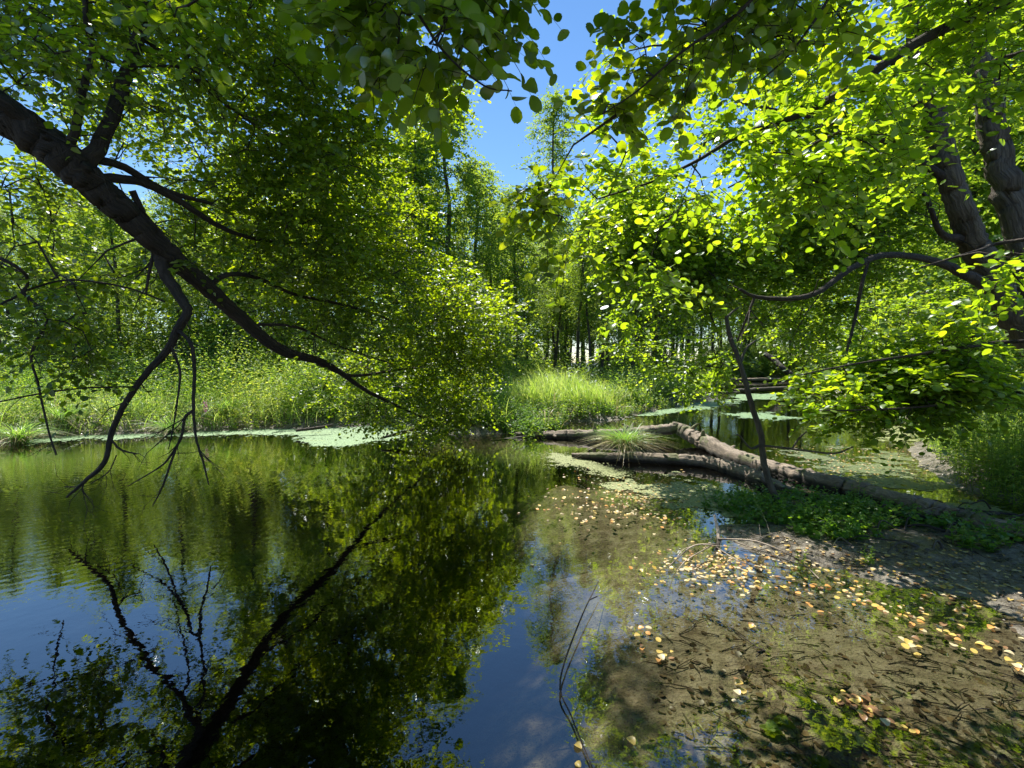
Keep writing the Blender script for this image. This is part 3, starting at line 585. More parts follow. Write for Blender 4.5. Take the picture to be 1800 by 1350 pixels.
def scatter(n, pxr, Yr, ks, group, lab, hr=(10, 16), mind=1.6, order=False):
    made = []
    c = 0; tries = 0
    while c < n and tries < n * 60:
        tries += 1; px = rng.uniform(*pxr); Y = rng.uniform(*Yr); x, y = XY(px, Y)
        if sdist(BANK_FAR, np.array([x]), np.array([y]))[0] < .9 and sdist(BANK_RIGHT, np.array([x]), np.array([y]))[0] < .9: continue
        if any((x - a) ** 2 + (y - b) ** 2 < mind ** 2 for a, b in placed): continue
        h = rng.uniform(*hr); top = skyline(px); hmax = CAM_H + Y * math.tan(math.atan((675 - top) / F) - PITCH)
        h = min(h, hmax * rng.uniform(.8, 1.0))
        if h < 3.5: continue
        k = int(rng.choice(ks)); placed.append((x, y)); made.append(place(k, x, y, h / HT[k], rng.uniform(0, 6.3), lab if order else KIND[k] + ('shorter ' if h < sum(hr) / 2 - 1 else 'taller ' if h > sum(hr) / 2 + 1 else '') + lab, group, (rng.normal() * .03, rng.normal() * .03))); c += 1
    if order:
        for i, o in enumerate(sorted(made, key=lambda o: o.location.x / o.location.y)): o['label'] = lab + ', ' + ORD[i] + ' from the left'
scatter(16, (925, 1110), (20, 34), [1, 2, 4], 'slender trees in the middle stand', 'slender dark trunked tree beyond the reeds', (9, 14), 1.0, True)
scatter(30, (-150, 760), (20, 30), [0, 1, 2, 3, 3], 'trees behind the left bank', 'woodland tree behind the left bank', (9, 17), 1.8)
scatter(50, (-300, 1000), (30, 60), [0, 1, 2], 'far trees on the left', 'distant tree deep in the wood on the left', (13, 20), 2.5)
scatter(26, (1215, 1460), (52, 84), [0, 0, 2], 'trees closing the channel', 'far tree closing the end of the channel', (15, 20), 2.2)
scatter(30, (880, 1220), (40, 75), [0, 0, 2], 'trees far behind the reeds', 'far tree deep in the wood behind the reeds', (14, 20), 2.2)
scatter(26, (1450, 2000), (10.5, 24), [0, 3, 3, 1], 'trees behind the right bank', 'tree crowding the right bank of the channel', (8, 14), 1.8)
scatter(24, (1080, 1900), (26, 60), [0, 2, 1, 3], 'far trees on the right', 'distant tree beyond the bend of the channel', (11, 18), 2.5)
scatter(26, (700, 1500), (60, 100), [0, 2, 1], 'farthest trees', 'hazy far tree at the end of the channel', (12, 18), 3)

def make_bush(h, rad, n_attr, leafm, size, m=12, tw=8):
    t = empty('woodland_bush'); at = []; b = MB(); sk = []
    for i in range(6):
        a = i * 1.05 + rng.random(); e = np.array([math.cos(a) * rad * .5, math.sin(a) * rad * .5, h * rng.uniform(.5, .8)]); pp, rr = smooth_line([(0, 0, -.1), tuple(e * [.35, .35, .5]), tuple(e)], [.035, .025, .01], 5); tube(b, pp, rr, 5); sk.append(pp[3:])
    b.build('stems', M['bark_far'], t, smooth=True)
    for i in range(n_attr):
        d = nrm(rng.normal(size=3)); d[2] = abs(d[2]); r = rng.random() ** .4 * (.8 + .3 * math.sin(d[0] * 4 + d[1] * 5)); at.append(d * r * [rad, rad, h] + [0, 0, .15])
    bb = MB(); A, D = grow(bb, np.vstack(sk), at, .015, .005, .1, .6, 4); T = len(A) * tw; o = np.repeat(A, tw, 0) + rng.normal(size=(T, 3)) * .1
    c = MB(); sprays(c, o, np.repeat(D, tw, 0) * .6 + rng.normal(size=(T, 3)) * [.7, .7, .5], rng.uniform(.3, .7, T), m, size, 'lo', 0, None, .25, .5); c.build('foliage', leafm, t); bb.build('branches', M['bark_far'], t); return t
bproto = [make_bush(3.2, 1.9, 75, M['leaf_pale'], .10), make_bush(2.2, 1.6, 65, M['herb'], .09), make_bush(4.2, 2.0, 85, M['leaf_back'], .11)]
bused = [False] * 3
def bush(k, px, Y, s, label, group=None):
    x, y = XY(px, Y)
    if max(sdist(BANK_FAR, np.array([x]), np.array([y]))[0], sdist(BANK_RIGHT, np.array([x]), np.array([y]))[0]) < .4: return 0
    o = bproto[k] if not bused[k] else copy_tree(bproto[k]); bused[k] = True
    if 'group' in o: del o['group']
    o.location = (x, y, hz(x, y)); o.scale = (s, s, s); o.rotation_euler = (0, 0, rng.uniform(0, 6.3)); tag(o, label, 'bush', group); return 1
bush(1, 560, 13.5, .8, 'bright yellow green bush on the bank behind the duckweed mat'); bush(1, 250, 15, .7, 'low sunlit bush at the back of the left bank herbs')
bush(2, 700, 15, .9, 'dark bush behind the drooping crown of the leaning alder'); bush(2, 850, 16, .9, 'shaded bush left of the reeds'); bush(0, 1560, 14, .8, 'pale leafy bush at the start of the right bank'); bush(2, 1700, 10.2, .75, 'dense dark bush overhanging the right water edge'); bush(0, 1790, 8.6, .7, 'bush beside the foot of the twin stemmed alder'); bush(1, 1640, 12.5, .9, 'bright bush behind the straw coloured edge of the right bank')
for n, pr, Yr, lab, grp in [(44, (-200, 900), (18, 30), 'bush in the understorey behind the left bank', 'bushes behind the left bank'), (20, (880, 1200), (29, 44), 'bush in the understorey beyond the reeds', 'bushes beyond the reeds'),
                            (44, (1420, 2050), (9.5, 30), 'bush crowding the right bank', 'bushes on the right bank'), (34, (1230, 1460), (49, 62), 'far bush closing the end of the channel', 'bushes closing the channel'), (30, (1050, 1500), (42, 90), 'distant bush along the far channel', 'bushes by the far channel'), (66, (-300, 1000), (34, 62), 'distant bush deep in the left wood', 'bushes deep in the left wood')]:
    c = 0; tr_ = 0
    while c < n and tr_ < 900: tr_ += 1; kb = int(rng.integers(3)); c += bush(kb, rng.uniform(*pr), rng.uniform(*Yr), rng.uniform(.7, 1.4), BKIND[kb] + lab, grp)

# ------------------------------------------------------------------ undergrowth
def herbs(mb, x, y, hmin, hmax, size, kind='mid', nl=14, mi=0, smi=1, lean=.15):
    n = len(x); z = height(x, y); H = rng.uniform(hmin, hmax, n) * (1 + .3 * np.clip(vnoise(x, y, 1.7, 0), -1.6, 1.2)); base = np.stack([x, y, z], -1)
    ln = rng.normal(size=(n, 2)) * lean; d = nrm(np.concatenate([ln, np.ones((n, 1))], 1))
    t = np.linspace(.12, 1, nl); pos = base[:, None] + d[:, None] * (H[:, None] * t[None])[..., None]
    a = rng.uniform(0, 6.3, (n, 1)) + np.arange(nl)[None] * 2.4
    ld = np.stack([np.cos(a), np.sin(a), .25 + rng.normal(size=a.shape) * .3], -1)
    nor = np.array([0, 0, 1.0]) + rng.normal(size=pos.shape) * .35 - .35 * ld * np.array([1, 1, 0])
    sz = size * rng.uniform(.6, 1.2, (n, nl)) * (1.15 - .6 * t)[None]
    tint = np.clip(rng.normal(.45, .17, (n, nl)) + rng.normal(0, .15, (n, 1)) + (vnoise(x, y, 1.4, 3) * .22 + vnoise(x, y, .5, 2) * .15)[:, None], 0, 1)
    add_leaves(mb, pos.reshape(-1, 3), ld.reshape(-1, 3), nor.reshape(-1, 3), sz.ravel(), kind, mi, tint.ravel())
    r = .004; ring = np.array([0, 2.09, 4.19]); off = np.stack([np.cos(ring), np.sin(ring), 0 * ring], -1) * r
    v = np.concatenate([base[:, None] + off, (base + d * H[:, None])[:, None] + off * .4], 1)
    f = np.array([(0, 1, 4, 3), (1, 2, 5, 4), (2, 0, 3, 5)])[None] + (np.arange(n) * 6)[:, None, None]
    mb.add(v.reshape(-1, 3), f.reshape(-1, 4), smi, .5)
def blades(mb, base, H, width, spread=.5, bend=.5, mi=0, wind=(0, 0), tint=None):
    """curved grass blades from base points (n,3)"""
    n = len(base); a = rng.uniform(0, 6.3, n); out = np.stack([np.cos(a), np.sin(a), 0 * a], -1)
    sp_ = rng.uniform(.1, 1, n) * spread; bd = rng.uniform(.3, 1.2, n) * bend; H = np.broadcast_to(H, (n,)) * rng.uniform(.6, 1.1, n)
    t = np.linspace(0, 1, 5); w = np.array([wind[0], wind[1], 0])
    c = base[:, None] + (H[:, None] * t)[..., None] * np.array([0, 0, 1.0]) + out[:, None] * (H[:, None] * (sp_[:, None] * t + bd[:, None] * t ** 2.2))[..., None] - (H[:, None] * bd[:, None] * .75 * t ** 2.6)[..., None] * np.array([0, 0, 1.0]) + w * (H[:, None] * t ** 2)[..., None]
    side = np.cross(out, np.array([0, 0, 1.0])); side = nrm(side + rng.normal(size=side.shape) * .3)
    wd = (width * rng.uniform(.6, 1.3, n))[:, None] * np.array([.6, 1, .9, .6, .05])
    v = np.stack([c - side[:, None] * wd[..., None] / 2, c + side[:, None] * wd[..., None] / 2], 2)
    f = np.array([(2 * i, 2 * i + 1, 2 * i + 3, 2 * i + 2) for i in range(4)])[None] + (np.arange(n) * 10)[:, None, None]
    tint = np.clip(rng.normal(.5, .25, n), 0, 1) if tint is None else tint
    mb.add(v.reshape(-1, 3), f.reshape(-1, 4), mi, np.repeat(tint, 10))
def sample(n, pxr, Yr, polys, smin=.05, smax=99):
    xs, ys = [], []
    while sum(map(len, xs)) < n:
        px = rng.uniform(*pxr, n * 3); Y = 1 / rng.uniform(1 / Yr[1], 1 / Yr[0], n * 3); x = (px - 900) / F * Y
        s = np.max([sdist(p, x, Y) for p in polys], axis=0); k = (s > smin) & (s < smax); xs.append(x[k]); ys.append(Y[k])
    return np.concatenate(xs)[:n], np.concatenate(ys)[:n]
# left bank
mb = MB(); x, y = sample(3600, (-120, 900), (10, 22), [BANK_FAR], .05, 12)
herbs(mb, x, y, .35, 1.25, .11, 'long', 15); mb.build('undergrowth', [M['herb'], M['herb']])
tag(bpy.data.objects['undergrowth'], 'lush sunlit herbs covering the left bank', 'undergrowth', kind='stuff')
mb = MB(); x, y = sample(2400, (-150, 800), (12.8, 21), [BANK_FAR], .8, 14)
herbs(mb, x, y, .9, 2.1, .15, 'long', 20, lean=.2); tag(mb.build('tall_undergrowth', [M['herb'], M['herb']]), 'shoulder high herbs and nettles behind the left bank', 'undergrowth', kind='stuff')
mb = MB(); x, y = sample(7000, (-120, 900), (10, 20), [BANK_FAR], .0, 8); z = height(x, y)
c = vnoise(x, y, 1.3, 2) > .2; x, y, z = x[c], y[c], z[c]
blades(mb, np.stack([x, y, z], -1), rng.uniform(.5, 1.1, len(x)), .012, .35, .6, wind=(.15, 0)); tag(mb.build('bank_grass', M['reed']), 'arching grass among the herbs of the left bank', 'grass', kind='stuff')
mb = MB(); x, y = sample(3200, (-120, 1250), (10, 20), [BANK_FAR], .0, 7); c = vnoise(x, y, .9, 1) > .1; x, y = x[c], y[c]; z = height(x, y)
blades(mb, np.stack([x, y, z], -1), rng.uniform(.3, 1.2, len(x)), .012, .5, .9); tag(mb.build('dry_stems', M['dry_grass']), 'straw coloured dead stems and bent blades along the banks', 'dead grass', kind='stuff')
# middle bank with reeds
mb = MB(); x, y = sample(16000, (880, 1290), (13.2, 30), [BANK_FAR], .5, 14); z = height(x, y)
blades(mb, np.stack([x, y, z], -1), rng.uniform(.8, 1.35, len(x)) * (1 + .35 * vnoise(x, y, 1.2, 1).clip(-1, 1)), .015, .26, .5, wind=(-.2, 0)); tag(mb.build('reeds', M['reed']), 'pale green reeds leaning in the sun on the middle bank', 'reeds', kind='stuff')
mb = MB(); x, y = sample(2200, (800, 1290), (11, 22), [BANK_FAR], .0, 1.6)
herbs(mb, x, y, .15, .5, .075, 'mid', 12); tag(mb.build('waterside_herbs', [M['herb'], M['herb']]), 'low bright herbs fringing the middle bank', 'herbs', kind='stuff')
# forest floor growth further back
mb = MB(); x, y = sample(4200, (-200, 2000), (18, 60), [BANK_FAR, BANK_RIGHT], .5, 60)
herbs(mb, x, y, .5, 2.2, .24, 'lo', 18, lean=.3); tag(mb.build('forest_undergrowth', [M['leaf_back'], M['leaf_back']]), 'shaded undergrowth filling the wood behind the banks', 'undergrowth', kind='stuff')
# right bank
mb = MB(); x, y = sample(3600, (1400, 2100), (4.6, 20), [BANK_RIGHT], .05, 8)
herbs(mb, x, y, .2, .9, .085, 'long', 14); tag(mb.build('right_bank_herbs', [M['herb'], M['herb']]), 'leafy herbs covering the right bank', 'undergrowth', kind='stuff')
mb = MB(); x, y = sample(7000, (1400, 2100), (4.8, 18), [BANK_RIGHT], .0, 4); c = vnoise(x, y, .8, 1) > .25; x, y = x[c], y[c]; z = height(x, y)
blades(mb, np.stack([x, y, z], -1), rng.uniform(.3, .9, len(x)), .010, .4, .6); tag(mb.build('right_bank_grass', M['reed']), 'arching sedge and grass on the right bank', 'grass', kind='stuff')

# ------------------------------------------------------------------ duckweed
def mat_blob(name, ring, label, mat=M['duckweed'], rag=.16, cell=.035, fill=.0):
    """a raft of tiny plants: small cells wherever the ragged outline covers the water"""
    c = np.array([G(*p)[:2] for p in ring]); lo, hi = c.min(0) - .4, c.max(0) + .4
    xs = np.arange(lo[0], hi[0], cell); ys = np.arange(lo[1], hi[1], cell); X, Y = np.meshgrid(xs, ys); X = X.ravel() + rng.normal(size=X.size) * cell * .1; Y = Y.ravel()
    d = sdist(c, X, Y) + rag * (vnoise(X, Y, .5, 3) * .8 + vnoise(X, Y, .17, 1) * .5 + vnoise(X, Y, .06, 2) * .35) - fill
    k = (d > rng.normal(size=d.shape) * .07) | ((d > -.35) & (rng.random(d.shape) < .035)); k &= rng.random(d.shape) < .96; X, Y = X[k], Y[k]; n = len(X); a = rng.uniform(0, 6.3, n); r = cell * .68
    ang = a[:, None] + np.arange(6) * math.pi / 3; rr = r * rng.uniform(.75, 1.15, (n, 6)); z = .003 + rng.random(n) * .003
    v = np.stack([X[:, None] + np.cos(ang) * rr, Y[:, None] + np.sin(ang) * rr, np.repeat(z[:, None], 6, 1)], -1)
    b = MB(); b.add(v.reshape(-1, 3), np.arange(n * 6).reshape(n, 6), 0, np.repeat(rng.random(n), 6))
    return tag(b.build(name, mat), label, 'duckweed', kind='stuff')
mat_blob('duckweed', [(515, 762), (560, 750), (640, 743), (715, 746), (742, 757), (700, 768), (650, 780), (600, 786), (560, 782), (530, 772)], 'large pale green duckweed mat below the leaning alder')
mat_blob('duckweed', [(20, 776), (150, 764), (320, 757), (500, 752), (560, 752), (500, 764), (330, 766), (180, 770), (60, 779)], 'thin strip of duckweed along the left bank', rag=.14, cell=.05)
mat_blob('duckweed', [(1090, 736), (1150, 721), (1230, 708), (1290, 702), (1280, 712), (1200, 724), (1130, 732)], 'duckweed fringe around the middle bank', rag=.3, cell=.07)
mat_blob('duckweed', [(1275, 728), (1330, 724), (1395, 735), (1370, 738), (1300, 734)], 'small duckweed raft in the middle of the channel', rag=.25, cell=.06)
mat_blob('duckweed', [(965, 797), (1010, 800), (1060, 818), (1120, 832), (1085, 840), (1020, 828), (975, 812)], 'olive duckweed wedge in front of the lower log', mat=M['scum'], rag=.14, cell=.02)
mat_blob('duckweed', [(1290, 694), (1400, 690), (1420, 700), (1300, 704)], 'duckweed strip before the far log', rag=.3, cell=.12)

mat_blob('duckweed', [(1120, 838), (1250, 850), (1330, 880), (1220, 890), (1120, 865)], 'thin olive scum between the fallen leaves', mat=M['scum'], rag=.5, cell=.02, fill=.12)
mat_blob('duckweed', [(1440, 800), (1590, 790), (1660, 850), (1760, 900), (1640, 905), (1500, 850)], 'olive scum on the shaded water behind the long trunk', mat=M['dark_scum'], rag=.6, cell=.025, fill=.22)
mat_blob('duckweed', [(1540, 745), (1600, 742), (1625, 775), (1590, 782), (1550, 768)], 'yellow green scum along the right bank', mat=M['scum'], rag=.4, cell=.05)

# ------------------------------------------------------------------ fallen logs and sticks
def log(rows, name, label, cat='log', mat=None, sides=28, rough=.04, n=18, twigs=()):
    big = sides > 20; t = tag(empty(name), label, cat); pts = wood(rows, 'log_stem', mat or M['dead_wood'], t, sides, rough, n, k=.70 if big else 1, relief=.085 if big else .06)
    if big:
        for i in rng.integers(4, len(pts) - 4, 7):
            d = nrm(rng.normal(size=3) * [.6, .5, .3] + [0, -.3, .5]); wd = rows[min(i // n, len(rows) - 1)]; r_ = wd[3] * wd[2] / F * .5; L_ = r_ * rng.uniform(1.1, 1.9)
            b = MB(); tube(b, np.array([pts[i], pts[i] + d * L_ * .8, pts[i] + d * L_]), [r_ * .3, r_ * .17, r_ * .08], 7, 0, .15); b.build('broken_stub', mat or M['dead_wood'], t, smooth=True)
    for r in twigs: wood(r, 'branch_stub', mat or M['dead_wood'], t, 6, .1, 4)
    rebase(t, tuple(pts[0])); return t
log([(1190, 752, 10.2, 26), (1120, 762, 10.4, 32), (1040, 766, 10.6, 30), (960, 766, 10.8, 24), (905, 764, 11.0, 12)], 'fallen_log', 'pale barkless log lying level across the water behind the grass tussock',
    twigs=[[(930, 768, 10.8, 8), (890, 772, 10.7, 5), (860, 775, 10.6, 3)]])
log([(1195, 755, 10.2, 30), (1235, 775, 9.4, 36), (1300, 806, 8.1, 42), (1390, 835, 7.0, 46), (1500, 862, 6.1, 50), (1620, 895, 5.2, 56), (1720, 925, 4.7, 60), (1850, 965, 4.2, 66)], 'fallen_log', 'long fallen trunk running from the bent log down to the right mud',
    twigs=[[(1190, 748, 10.2, 14), (1182, 744, 10.2, 8)]])
log([(1005, 800, 8.4, 10), (1060, 803, 8.2, 22), (1150, 806, 8.0, 26), (1240, 812, 7.7, 30), (1310, 835, 7.0, 38), (1370, 862, 6.3, 40), (1440, 885, 5.8, 30)], 'fallen_log', 'lower reddish log in front of the pale one carrying the grass tussock')
log([(1290, 688, 27, 8), (1350, 684, 28, 8), (1420, 681, 29, 7)], 'fallen_log', 'dark mossy log across the far channel', mat=M['bark_far'], sides=8)
log([(1225, 692, 25, 5), (1270, 690, 25.5, 5), (1300, 690, 26, 4)], 'fallen_log', 'short low log by the far bend', mat=M['bark_far'], sides=8)
log([(1345, 622, 38, 8), (1362, 634, 37, 9), (1375, 646, 36, 9), (1402, 668, 35.5, 10)], 'leaning_log', 'dark log slanting down to the far channel', mat=M['bark_far'], sides=8)
log([(1290, 668, 44, 5), (1340, 667, 45, 6), (1385, 668, 46, 5)], 'fallen_log', 'distant log at the end of the channel', mat=M['dead_wood'], sides=8)
log([(520, 757, 11, 5), (560, 752, 11.2, 6), (585, 747, 11.3, 4)], 'floating_stick', 'dark stick edging the large duckweed mat', 'stick', M['bark_dark'], 7)
log([(670, 770, 9.9, 4), (720, 757, 10.2, 8), (760, 745, 10.6, 12)], 'floating_log', 'dark branch half sunk at the end of the duckweed mat', 'log', M['bark_far'], 8)
log([(1388, 905, 5.35, 14), (1362, 870, 5.4, 13), (1343, 815, 5.4, 12), (1338, 765, 5.4, 11), (1318, 700, 5.4, 10), (1303, 645, 5.4, 9), (1283, 590, 5.4, 8), (1277, 555, 5.4, 6)], 'dead_sapling', 'thin bare dead sapling standing upright by the fallen trunk', 'sapling', M['bark_far'], 9, .08, 6,
    [[(1277, 558, 5.4, 5), (1290, 546, 5.4, 4), (1298, 541, 5.4, 3)], [(1302, 636, 5.4, 6), (1312, 612, 5.4, 4), (1329, 598, 5.4, 3)], [(1337, 782, 5.4, 5), (1320, 788, 5.3, 4), (1300, 766, 5.2, 2), (1292, 765, 5.2, 2)], [(1340, 783, 5.4, 4), (1400, 790, 5.0, 4), (1465, 797, 4.6, 3), (1500, 785, 4.4, 2)], [(1393, 788, 5.0, 3), (1405, 770, 5.0, 3), (1421, 756, 5.0, 2)]])
log([(1052, 1022, 3.45, 1.5), (1020, 1090, 2.95, 2.5), (985, 1195, 2.42, 3), (1005, 1260, 2.18, 3), (1042, 1352, 1.90, 3)], 'twig_reflection', 'thin dark twig standing in for the reflection of a branch overhead', 'twig', M['twig'], 6, .1, 5,  # solid twig modelled in place of an overhanging twig's mirror image
    [[(998, 1268, 2.24, 3), (960, 1256, 2.3, 2)], [(1035, 1055, 3.1, 2), (1050, 1048, 3.1, 2)]])
log([(1738, 1188, 2.75, 10), (1780, 1196, 2.7, 14), (1850, 1215, 2.6, 16)], 'wet_log', 'dark wet stick end poking in from the right edge', 'stick', M['bark_dark'], 8)
# bleached fallen branch in the mud
t = tag(empty('bleached_branch'), 'bleached bare branch with fine twigs spread over the mud edge', 'branch')
lift = lambda rows: [(a, b - 3, G(a, b)[1] * (.95 if i % 2 else .975), w) for i, (a, b, c_, w) in enumerate(rows)]
wood([(1256, 905, 4.6, 4), (1262, 935, 4.5, 6), (1262, 960, 4.3, 7), (1252, 968, 4.3, 7)], 'branch_stem', M['dead_pale'], t, 7, .1, 5)
for r in [[(1262, 950, 4.5, 6), (1330, 955, 4.45, 5), (1400, 985, 4.1, 4), (1440, 1020, 3.75, 3)], [(1258, 960, 4.45, 5), (1220, 962, 4.4, 4), (1190, 985, 4.1, 3), (1176, 998, 3.95, 2)], [(1225, 961, 4.4, 3), (1200, 970, 4.3, 2), (1185, 992, 4.0, 2)],
          [(1290, 955, 4.45, 4), (1350, 975, 4.2, 3), (1420, 1000, 3.95, 3)], [(1260, 965, 4.4, 4), (1300, 990, 4.1, 3), (1345, 1002, 3.9, 2)], [(1250, 962, 4.4, 3), (1210, 985, 4.1, 2), (1190, 1005, 3.95, 2)], [(1330, 955, 4.4, 3), (1360, 940, 4.55, 2), (1400, 948, 4.5, 2)]]:
    wood(lift(r), 'side_twig', M['dead_pale'], t, 5, .1, 5, k=.62, twigs=2)
rebase(t, tuple(G(1260, 965)))

t = tag(empty('root_tangle'), 'dark tangle of dead sticks at the right end of the long fallen trunk', 'dead branches')
for _ in range(26):
    px, py = rng.uniform(1500, 1830), rng.uniform(890, 975); g = G(px, py); a = rng.uniform(-.5, .5) + (math.pi if rng.random() < .5 else 0); L_ = rng.uniform(.3, 1.0)
    q = [g + np.array([math.cos(a), math.sin(a), 0]) * L_ * t_ + [0, 0, .03 + .16 * rng.random() * math.sin(math.pi * t_)] + rng.normal(size=3) * .02 for t_ in np.linspace(0, 1, 5)]
    pp, rr = smooth_line(q, np.linspace(rng.uniform(.008, .022), .004, 5), 4); b = MB(); tube(b, pp, rr, 6, 0, .1); b.build('stick', [M['bark_far'], M['dead_wood'], M['bark_dark']][rng.integers(3)], t, smooth=True)
rebase(t, tuple(G(1660, 935)))

# ------------------------------------------------------------------ plants standing alone
def tussock(name, label, cen, n, H, mats=(M['grass'], M['dry_grass']), spread=.7, bend=.9, dry=.35, w=.009, cat='grass tussock'):
    mb = MB(); nd = int(n * dry); b = np.array(cen) + rng.normal(size=(n, 3)) * [.06, .06, .02]
    blades(mb, b, H, w, spread, bend, 0); b = np.array(cen) + rng.normal(size=(nd, 3)) * [.06, .06, .02] - [0, .03, 0]
    t = tag(empty(name, cen), label, cat); o = mb.build('green_blades', mats[0], t); o.location = tuple(-np.array(cen))
    m2 = MB(); blades(m2, b, H * .85, w * .8, spread * 1.3, bend * 1.5, 0); o = m2.build('dry_blades', mats[1], t); o.location = tuple(-np.array(cen)); return t
tussock('sedge_tussock', 'large spiky sedge tussock with straw coloured skirt on the lower log', tuple(P(1098, 790, 7.9)), 420, .58, dry=.8, w=.010)
for px, py, lab, H in [(215, 742, 'arching sedge tussock on the left bank beside the dead limbs', .8), (35, 768, 'drooping straw coloured sedge at the far left water edge', .75), (110, 752, 'mid green sedge clump near the left end of the bank', .8), (395, 738, 'tall sedge clump right of the dead limbs on the bank', .9), (300, 750, 'dark leaved sedge clump at the water behind the dead limbs', .6)]:
    g = G(px, py + 12); g[2] = max(hz(g[0], g[1]), 0) - .02; tussock('sedge_tussock', lab, tuple(g), 240, H, w=.014)
def herb_plant(name, label, px, py, n, h0, h1, size, rad, kind='mid', mat=M['herb'], cat='plant'):
    g = G(px, py); x = g[0] + rng.normal(size=n) * rad; y = g[1] + rng.normal(size=n) * rad; mb = MB(); herbs(mb, x, y, h0, h1, size, kind, 13, lean=.22)
    z0 = hz(g[0], g[1]); mb.v = [v - np.array([g[0], g[1], z0]) for v in mb.v]
    o = mb.build(name, [mat, M['herb']]); o.location = (g[0], g[1], z0); return tag(o, label, cat)
herb_plant('leafy_herb', 'bright pointed leaved herb at the end of the pale log', 935, 768, 26, .5, .95, .15, .18, 'long')
herb_plant('leafy_herb', 'small green herb growing at the tip of the lower log', 1003, 800, 8, .25, .42, .09, .08)
herb_plant('waterside_bush', 'small rounded bush at the edge of the middle bank', 1105, 722, 40, .6, 1.3, .12, .35)
herb_plant('purple_flower', 'pink flowering loosestrife at the left water edge', 362, 757, 3, .6, .75, .06, .05)
mb = MB(); g = G(362, 757); a = rng.normal(size=(60, 3)) * [.03, .03, .08] + [g[0], g[1], .62]
add_leaves(mb, a, rng.normal(size=(60, 3)), rng.normal(size=(60, 3)), .03, 'lo'); fl = bpy.data.objects['purple_flower']; o = mb.build('petals', M['petal'], fl); o.location = tuple(-np.array(fl.location))
for px, py, lab, n, h in [(125, 757, 'yellow green herb clump near the left end of the bank', 16, .6), (450, 752, 'bright herb clump on the bank left of the duckweed mat', 18, .7), (500, 748, 'tall leafy herb just left of the duckweed mat', 22, 1.0), (270, 752, 'yellow green herb between the two dead limbs', 14, .6)]:
    herb_plant('leafy_herb', lab, px, py, n, h * .5, h, .13, .3, 'long')
for px, py, lab in [(1232, 800, 'small fern like plant on the long fallen trunk near its bend'), (1290, 830, 'green plant sprouting between the two logs'), (1500, 880, 'leafy sprout against the long fallen trunk')]:
    herb_plant('sprout', lab, px, py, 12, .15, .42, .07, .1, 'long')
# dark patch of plants by the fallen trunk
mb = MB(); xs, ys = [], []
for cx, cy_, rx, ry, n in [(1300, 885, 65, 16, 90), (1400, 900, 120, 30, 230), (1480, 935, 90, 30, 120), (1270, 855, 60, 12, 60), (1340, 850, 60, 8, 50), (1560, 905, 60, 14, 60), (1660, 925, 90, 14, 70), (1740, 960, 70, 20, 50)]:
    a = rng.uniform(0, 6.3, n); r = np.sqrt(rng.random(n))
    for q, w in zip(a, r): g = G(cx + math.cos(q) * w * rx, cy_ + math.sin(q) * w * ry); xs.append(g[0]); ys.append(g[1])
herbs(mb, np.array(xs), np.array(ys), .05, .34, .070, 'mid', 9, lean=.55); tag(mb.build('creeping_plants', [M['herb_dark'], M['herb']]), 'dark green leafy plants sprawling over the mud by the trunk', 'plants', kind='stuff')
for px, py, lab in [(1405, 1000, 'tiny upright seedling beside the bleached branch'), (1525, 1000, 'small seedling on the mud below the dark plants')]: herb_plant('seedling', lab, px, py, 3, .08, .14, .04, .02)
herb_plant('low_plant', 'glossy green leafy plant at the bottom edge of the shallows', 1450, 1346, 6, .03, .07, .055, .10, 'hi', M['leaf_near'])

# ------------------------------------------------------------------ floating leaves
def litter_mat(name, cols):
    m = leaf_mat(name, cols, [tuple(x * .4 for x in c) for c in cols], gloss=.15); return m
LM = [litter_mat('yellow_leaf', [(.36, .25, .05), (.44, .32, .08), (.50, .38, .14)]), litter_mat('pale_leaf', [(.36, .31, .18), (.44, .37, .22), (.48, .40, .28)]), litter_mat('orange_leaf', [(.42, .20, .05), (.5, .25, .07), (.5, .3, .1)]), litter_mat('brown_leaf', [(.16, .09, .04), (.2, .11, .05), (.24, .14, .06)])]
pl = []
for k in range(4):
    for cu in (.5, 1.6):
        b = MB(); tv, q, tr_ = TPL['hi']; v = tv.copy(); v[:, 0] -= .5; v[:, 2] = v[:, 2] * cu * 1.6 + .10 + .12 * (cu - 1) * v[:, 0]; b.add(v, q); b.l.append(tr_.ravel()); b.c.append(np.full(2, 3)); b.m.append(np.zeros(2, int))
        pl.append(b.mesh('fallen_leaf', LM[k]))
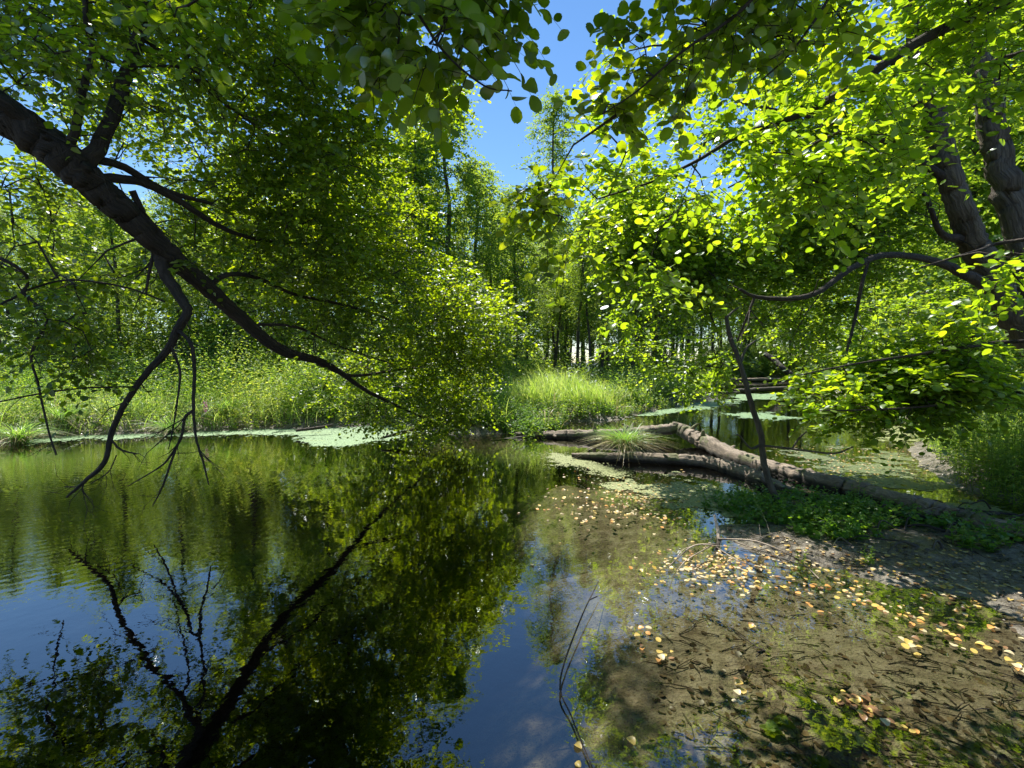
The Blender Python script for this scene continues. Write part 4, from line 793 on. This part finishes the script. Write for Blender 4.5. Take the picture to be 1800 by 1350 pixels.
def leaf_spots():
    out = []
    def belt(pts, n, wx, wy):
        pts = np.array(pts, float)
        for _ in range(n):
            i = rng.integers(len(pts) - 1); t = rng.random(); p = pts[i] * (1 - t) + pts[i + 1] * t
            out.append((p[0] + rng.normal() * wx, p[1] + rng.normal() * wy))
    belt([(1110, 1105), (1150, 1130), (1180, 1160)], 14, 12, 8); belt([(1290, 1190), (1300, 1240)], 7, 10, 8); belt([(1310, 1098), (1330, 1105)], 4, 4, 3)
    belt([(1455, 1215), (1510, 1235), (1560, 1270)], 26, 14, 9); belt([(1560, 1260), (1625, 1295)], 7, 6, 3); belt([(1575, 1113), (1630, 1150)], 8, 8, 6)
    belt([(1500, 1050), (1560, 1075), (1620, 1090)], 18, 8, 7); belt([(1650, 1105), (1700, 1130), (1770, 1145)], 16, 10, 5); belt([(1770, 1160), (1800, 1180)], 8, 6, 5)
    belt([(1240, 1000), (1320, 1020), (1430, 1040), (1540, 1060)], 44, 14, 10); belt([(1660, 1060), (1800, 1095)], 14, 25, 12); belt([(1000, 1330), (1300, 1300)], 3, 60, 20)
    belt([(1000, 860), (1100, 880), (1230, 905)], 110, 45, 22); belt([(1180, 975), (1300, 990)], 30, 30, 14); belt([(1430, 960), (1750, 1040)], 20, 60, 20)
    return out
cnt = 0
for px, py in leaf_spots():
    if cnt >= 298: break
    g = G(px, py); z = max(hz(g[0], g[1]), 0.0) + .002
    k = rng.choice(4, p=[.36, .26, .18, .20]); o = bpy.data.objects.new('fallen_leaf', pl[k * 2 + rng.integers(2)]); scene.collection.objects.link(o)
    s = rng.uniform(.024, .050); o.scale = (s, s, s); o.location = (g[0], g[1], z); o.rotation_euler = (rng.normal() * .1, rng.normal() * .1, rng.uniform(0, 6.3))
    col = ('small yellow', 'small pale cream', 'small orange', 'small curled brown')[k]
    where = 'in the dense drift before the lower log' if py < 945 else 'at the edge of the mud by the bleached branch' if py < 1045 else 'in the rows along the right shallows' if py < 1180 and px > 1400 else 'on the open water at the bottom' if px < 1400 else 'in the cluster at the bottom right'
    tag(o, col + ' leaf ' + where, 'leaf', col[6:] + ' leaves ' + where); cnt += 1
mb = MB(); ps = []
for cx, cy_, rx, ry, n in [(1150, 880, 170, 35, 420), (1500, 820, 140, 35, 400), (1400, 990, 260, 40, 300), (1650, 1030, 180, 60, 250), (1450, 790, 120, 10, 90), (1250, 1000, 100, 30, 90)]:
    for _ in range(n): g = G(cx + rng.normal() * rx * .5, cy_ + rng.normal() * ry * .5); ps.append((g[0], g[1], max(hz(g[0], g[1]), 0) + .006))
ps = np.array(ps); n = len(ps)
add_leaves(mb, ps, rng.normal(size=(n, 3)) * [1, 1, .05], np.array([0, 0, 1.0]) + rng.normal(size=(n, 3)) * .12, rng.uniform(.02, .05, n), 'mid', 0)
mb.m = [rng.choice([0, 1, 2, 3], len(m_), p=[.3, .35, .15, .2]) if len(m_) == 0 else np.repeat(rng.choice([0, 1, 2, 3], n, p=[.3, .4, .12, .18]), len(m_) // n) for m_ in mb.m]
tag(mb.build('leaf_litter', LM), 'scatter of small yellow and brown leaf bits on water and mud', 'leaf litter', kind='stuff')
mb = MB()
for _ in range(420):
    px = rng.uniform(1180, 1850); py = rng.uniform(880, 1340); g = G(px, py); z0 = hz(g[0], g[1])
    if z0 < -.11: continue
    a = rng.uniform(0, 6.3); L_ = rng.uniform(.03, .22); e = g + np.array([math.cos(a), math.sin(a), 0]) * L_
    q = np.array([[g[0], g[1], z0 + .004], [(g[0] + e[0]) / 2 + rng.normal() * .01, (g[1] + e[1]) / 2, (z0 + hz(e[0], e[1])) / 2 + .012], [e[0], e[1], hz(e[0], e[1]) + .006]])
    tube(mb, q, [.0035, .003, .0015], 4, int(rng.integers(2)), 0, .5)
tag(mb.build('twig_litter', [M['twig'], M['dead_pale']]), 'short dark and pale twigs scattered over silt and mud', 'twig litter', kind='stuff')
mb = MB(); ps = []
while len(ps) < 1500:
    g = G(rng.uniform(1150, 1900), 1350 - 470 * rng.random() ** 1.6); z0 = hz(g[0], g[1])
    if z0 > -.12: ps.append((g[0], g[1], z0 + .004))
ps = np.array(ps); n = len(ps); add_leaves(mb, ps, rng.normal(size=(n, 3)) * [1, 1, .1], np.array([0, 0, 1.0]) + rng.normal(size=(n, 3)) * .25, rng.uniform(.015, .05, n), 'mid', 0)
tag(mb.build('sunken_litter', [M['rotten']]), 'dark rotting leaf bits lying on the silt under the shallow water', 'leaf litter', kind='stuff')
print('verts', sum(len(m.vertices) for m in bpy.data.meshes))
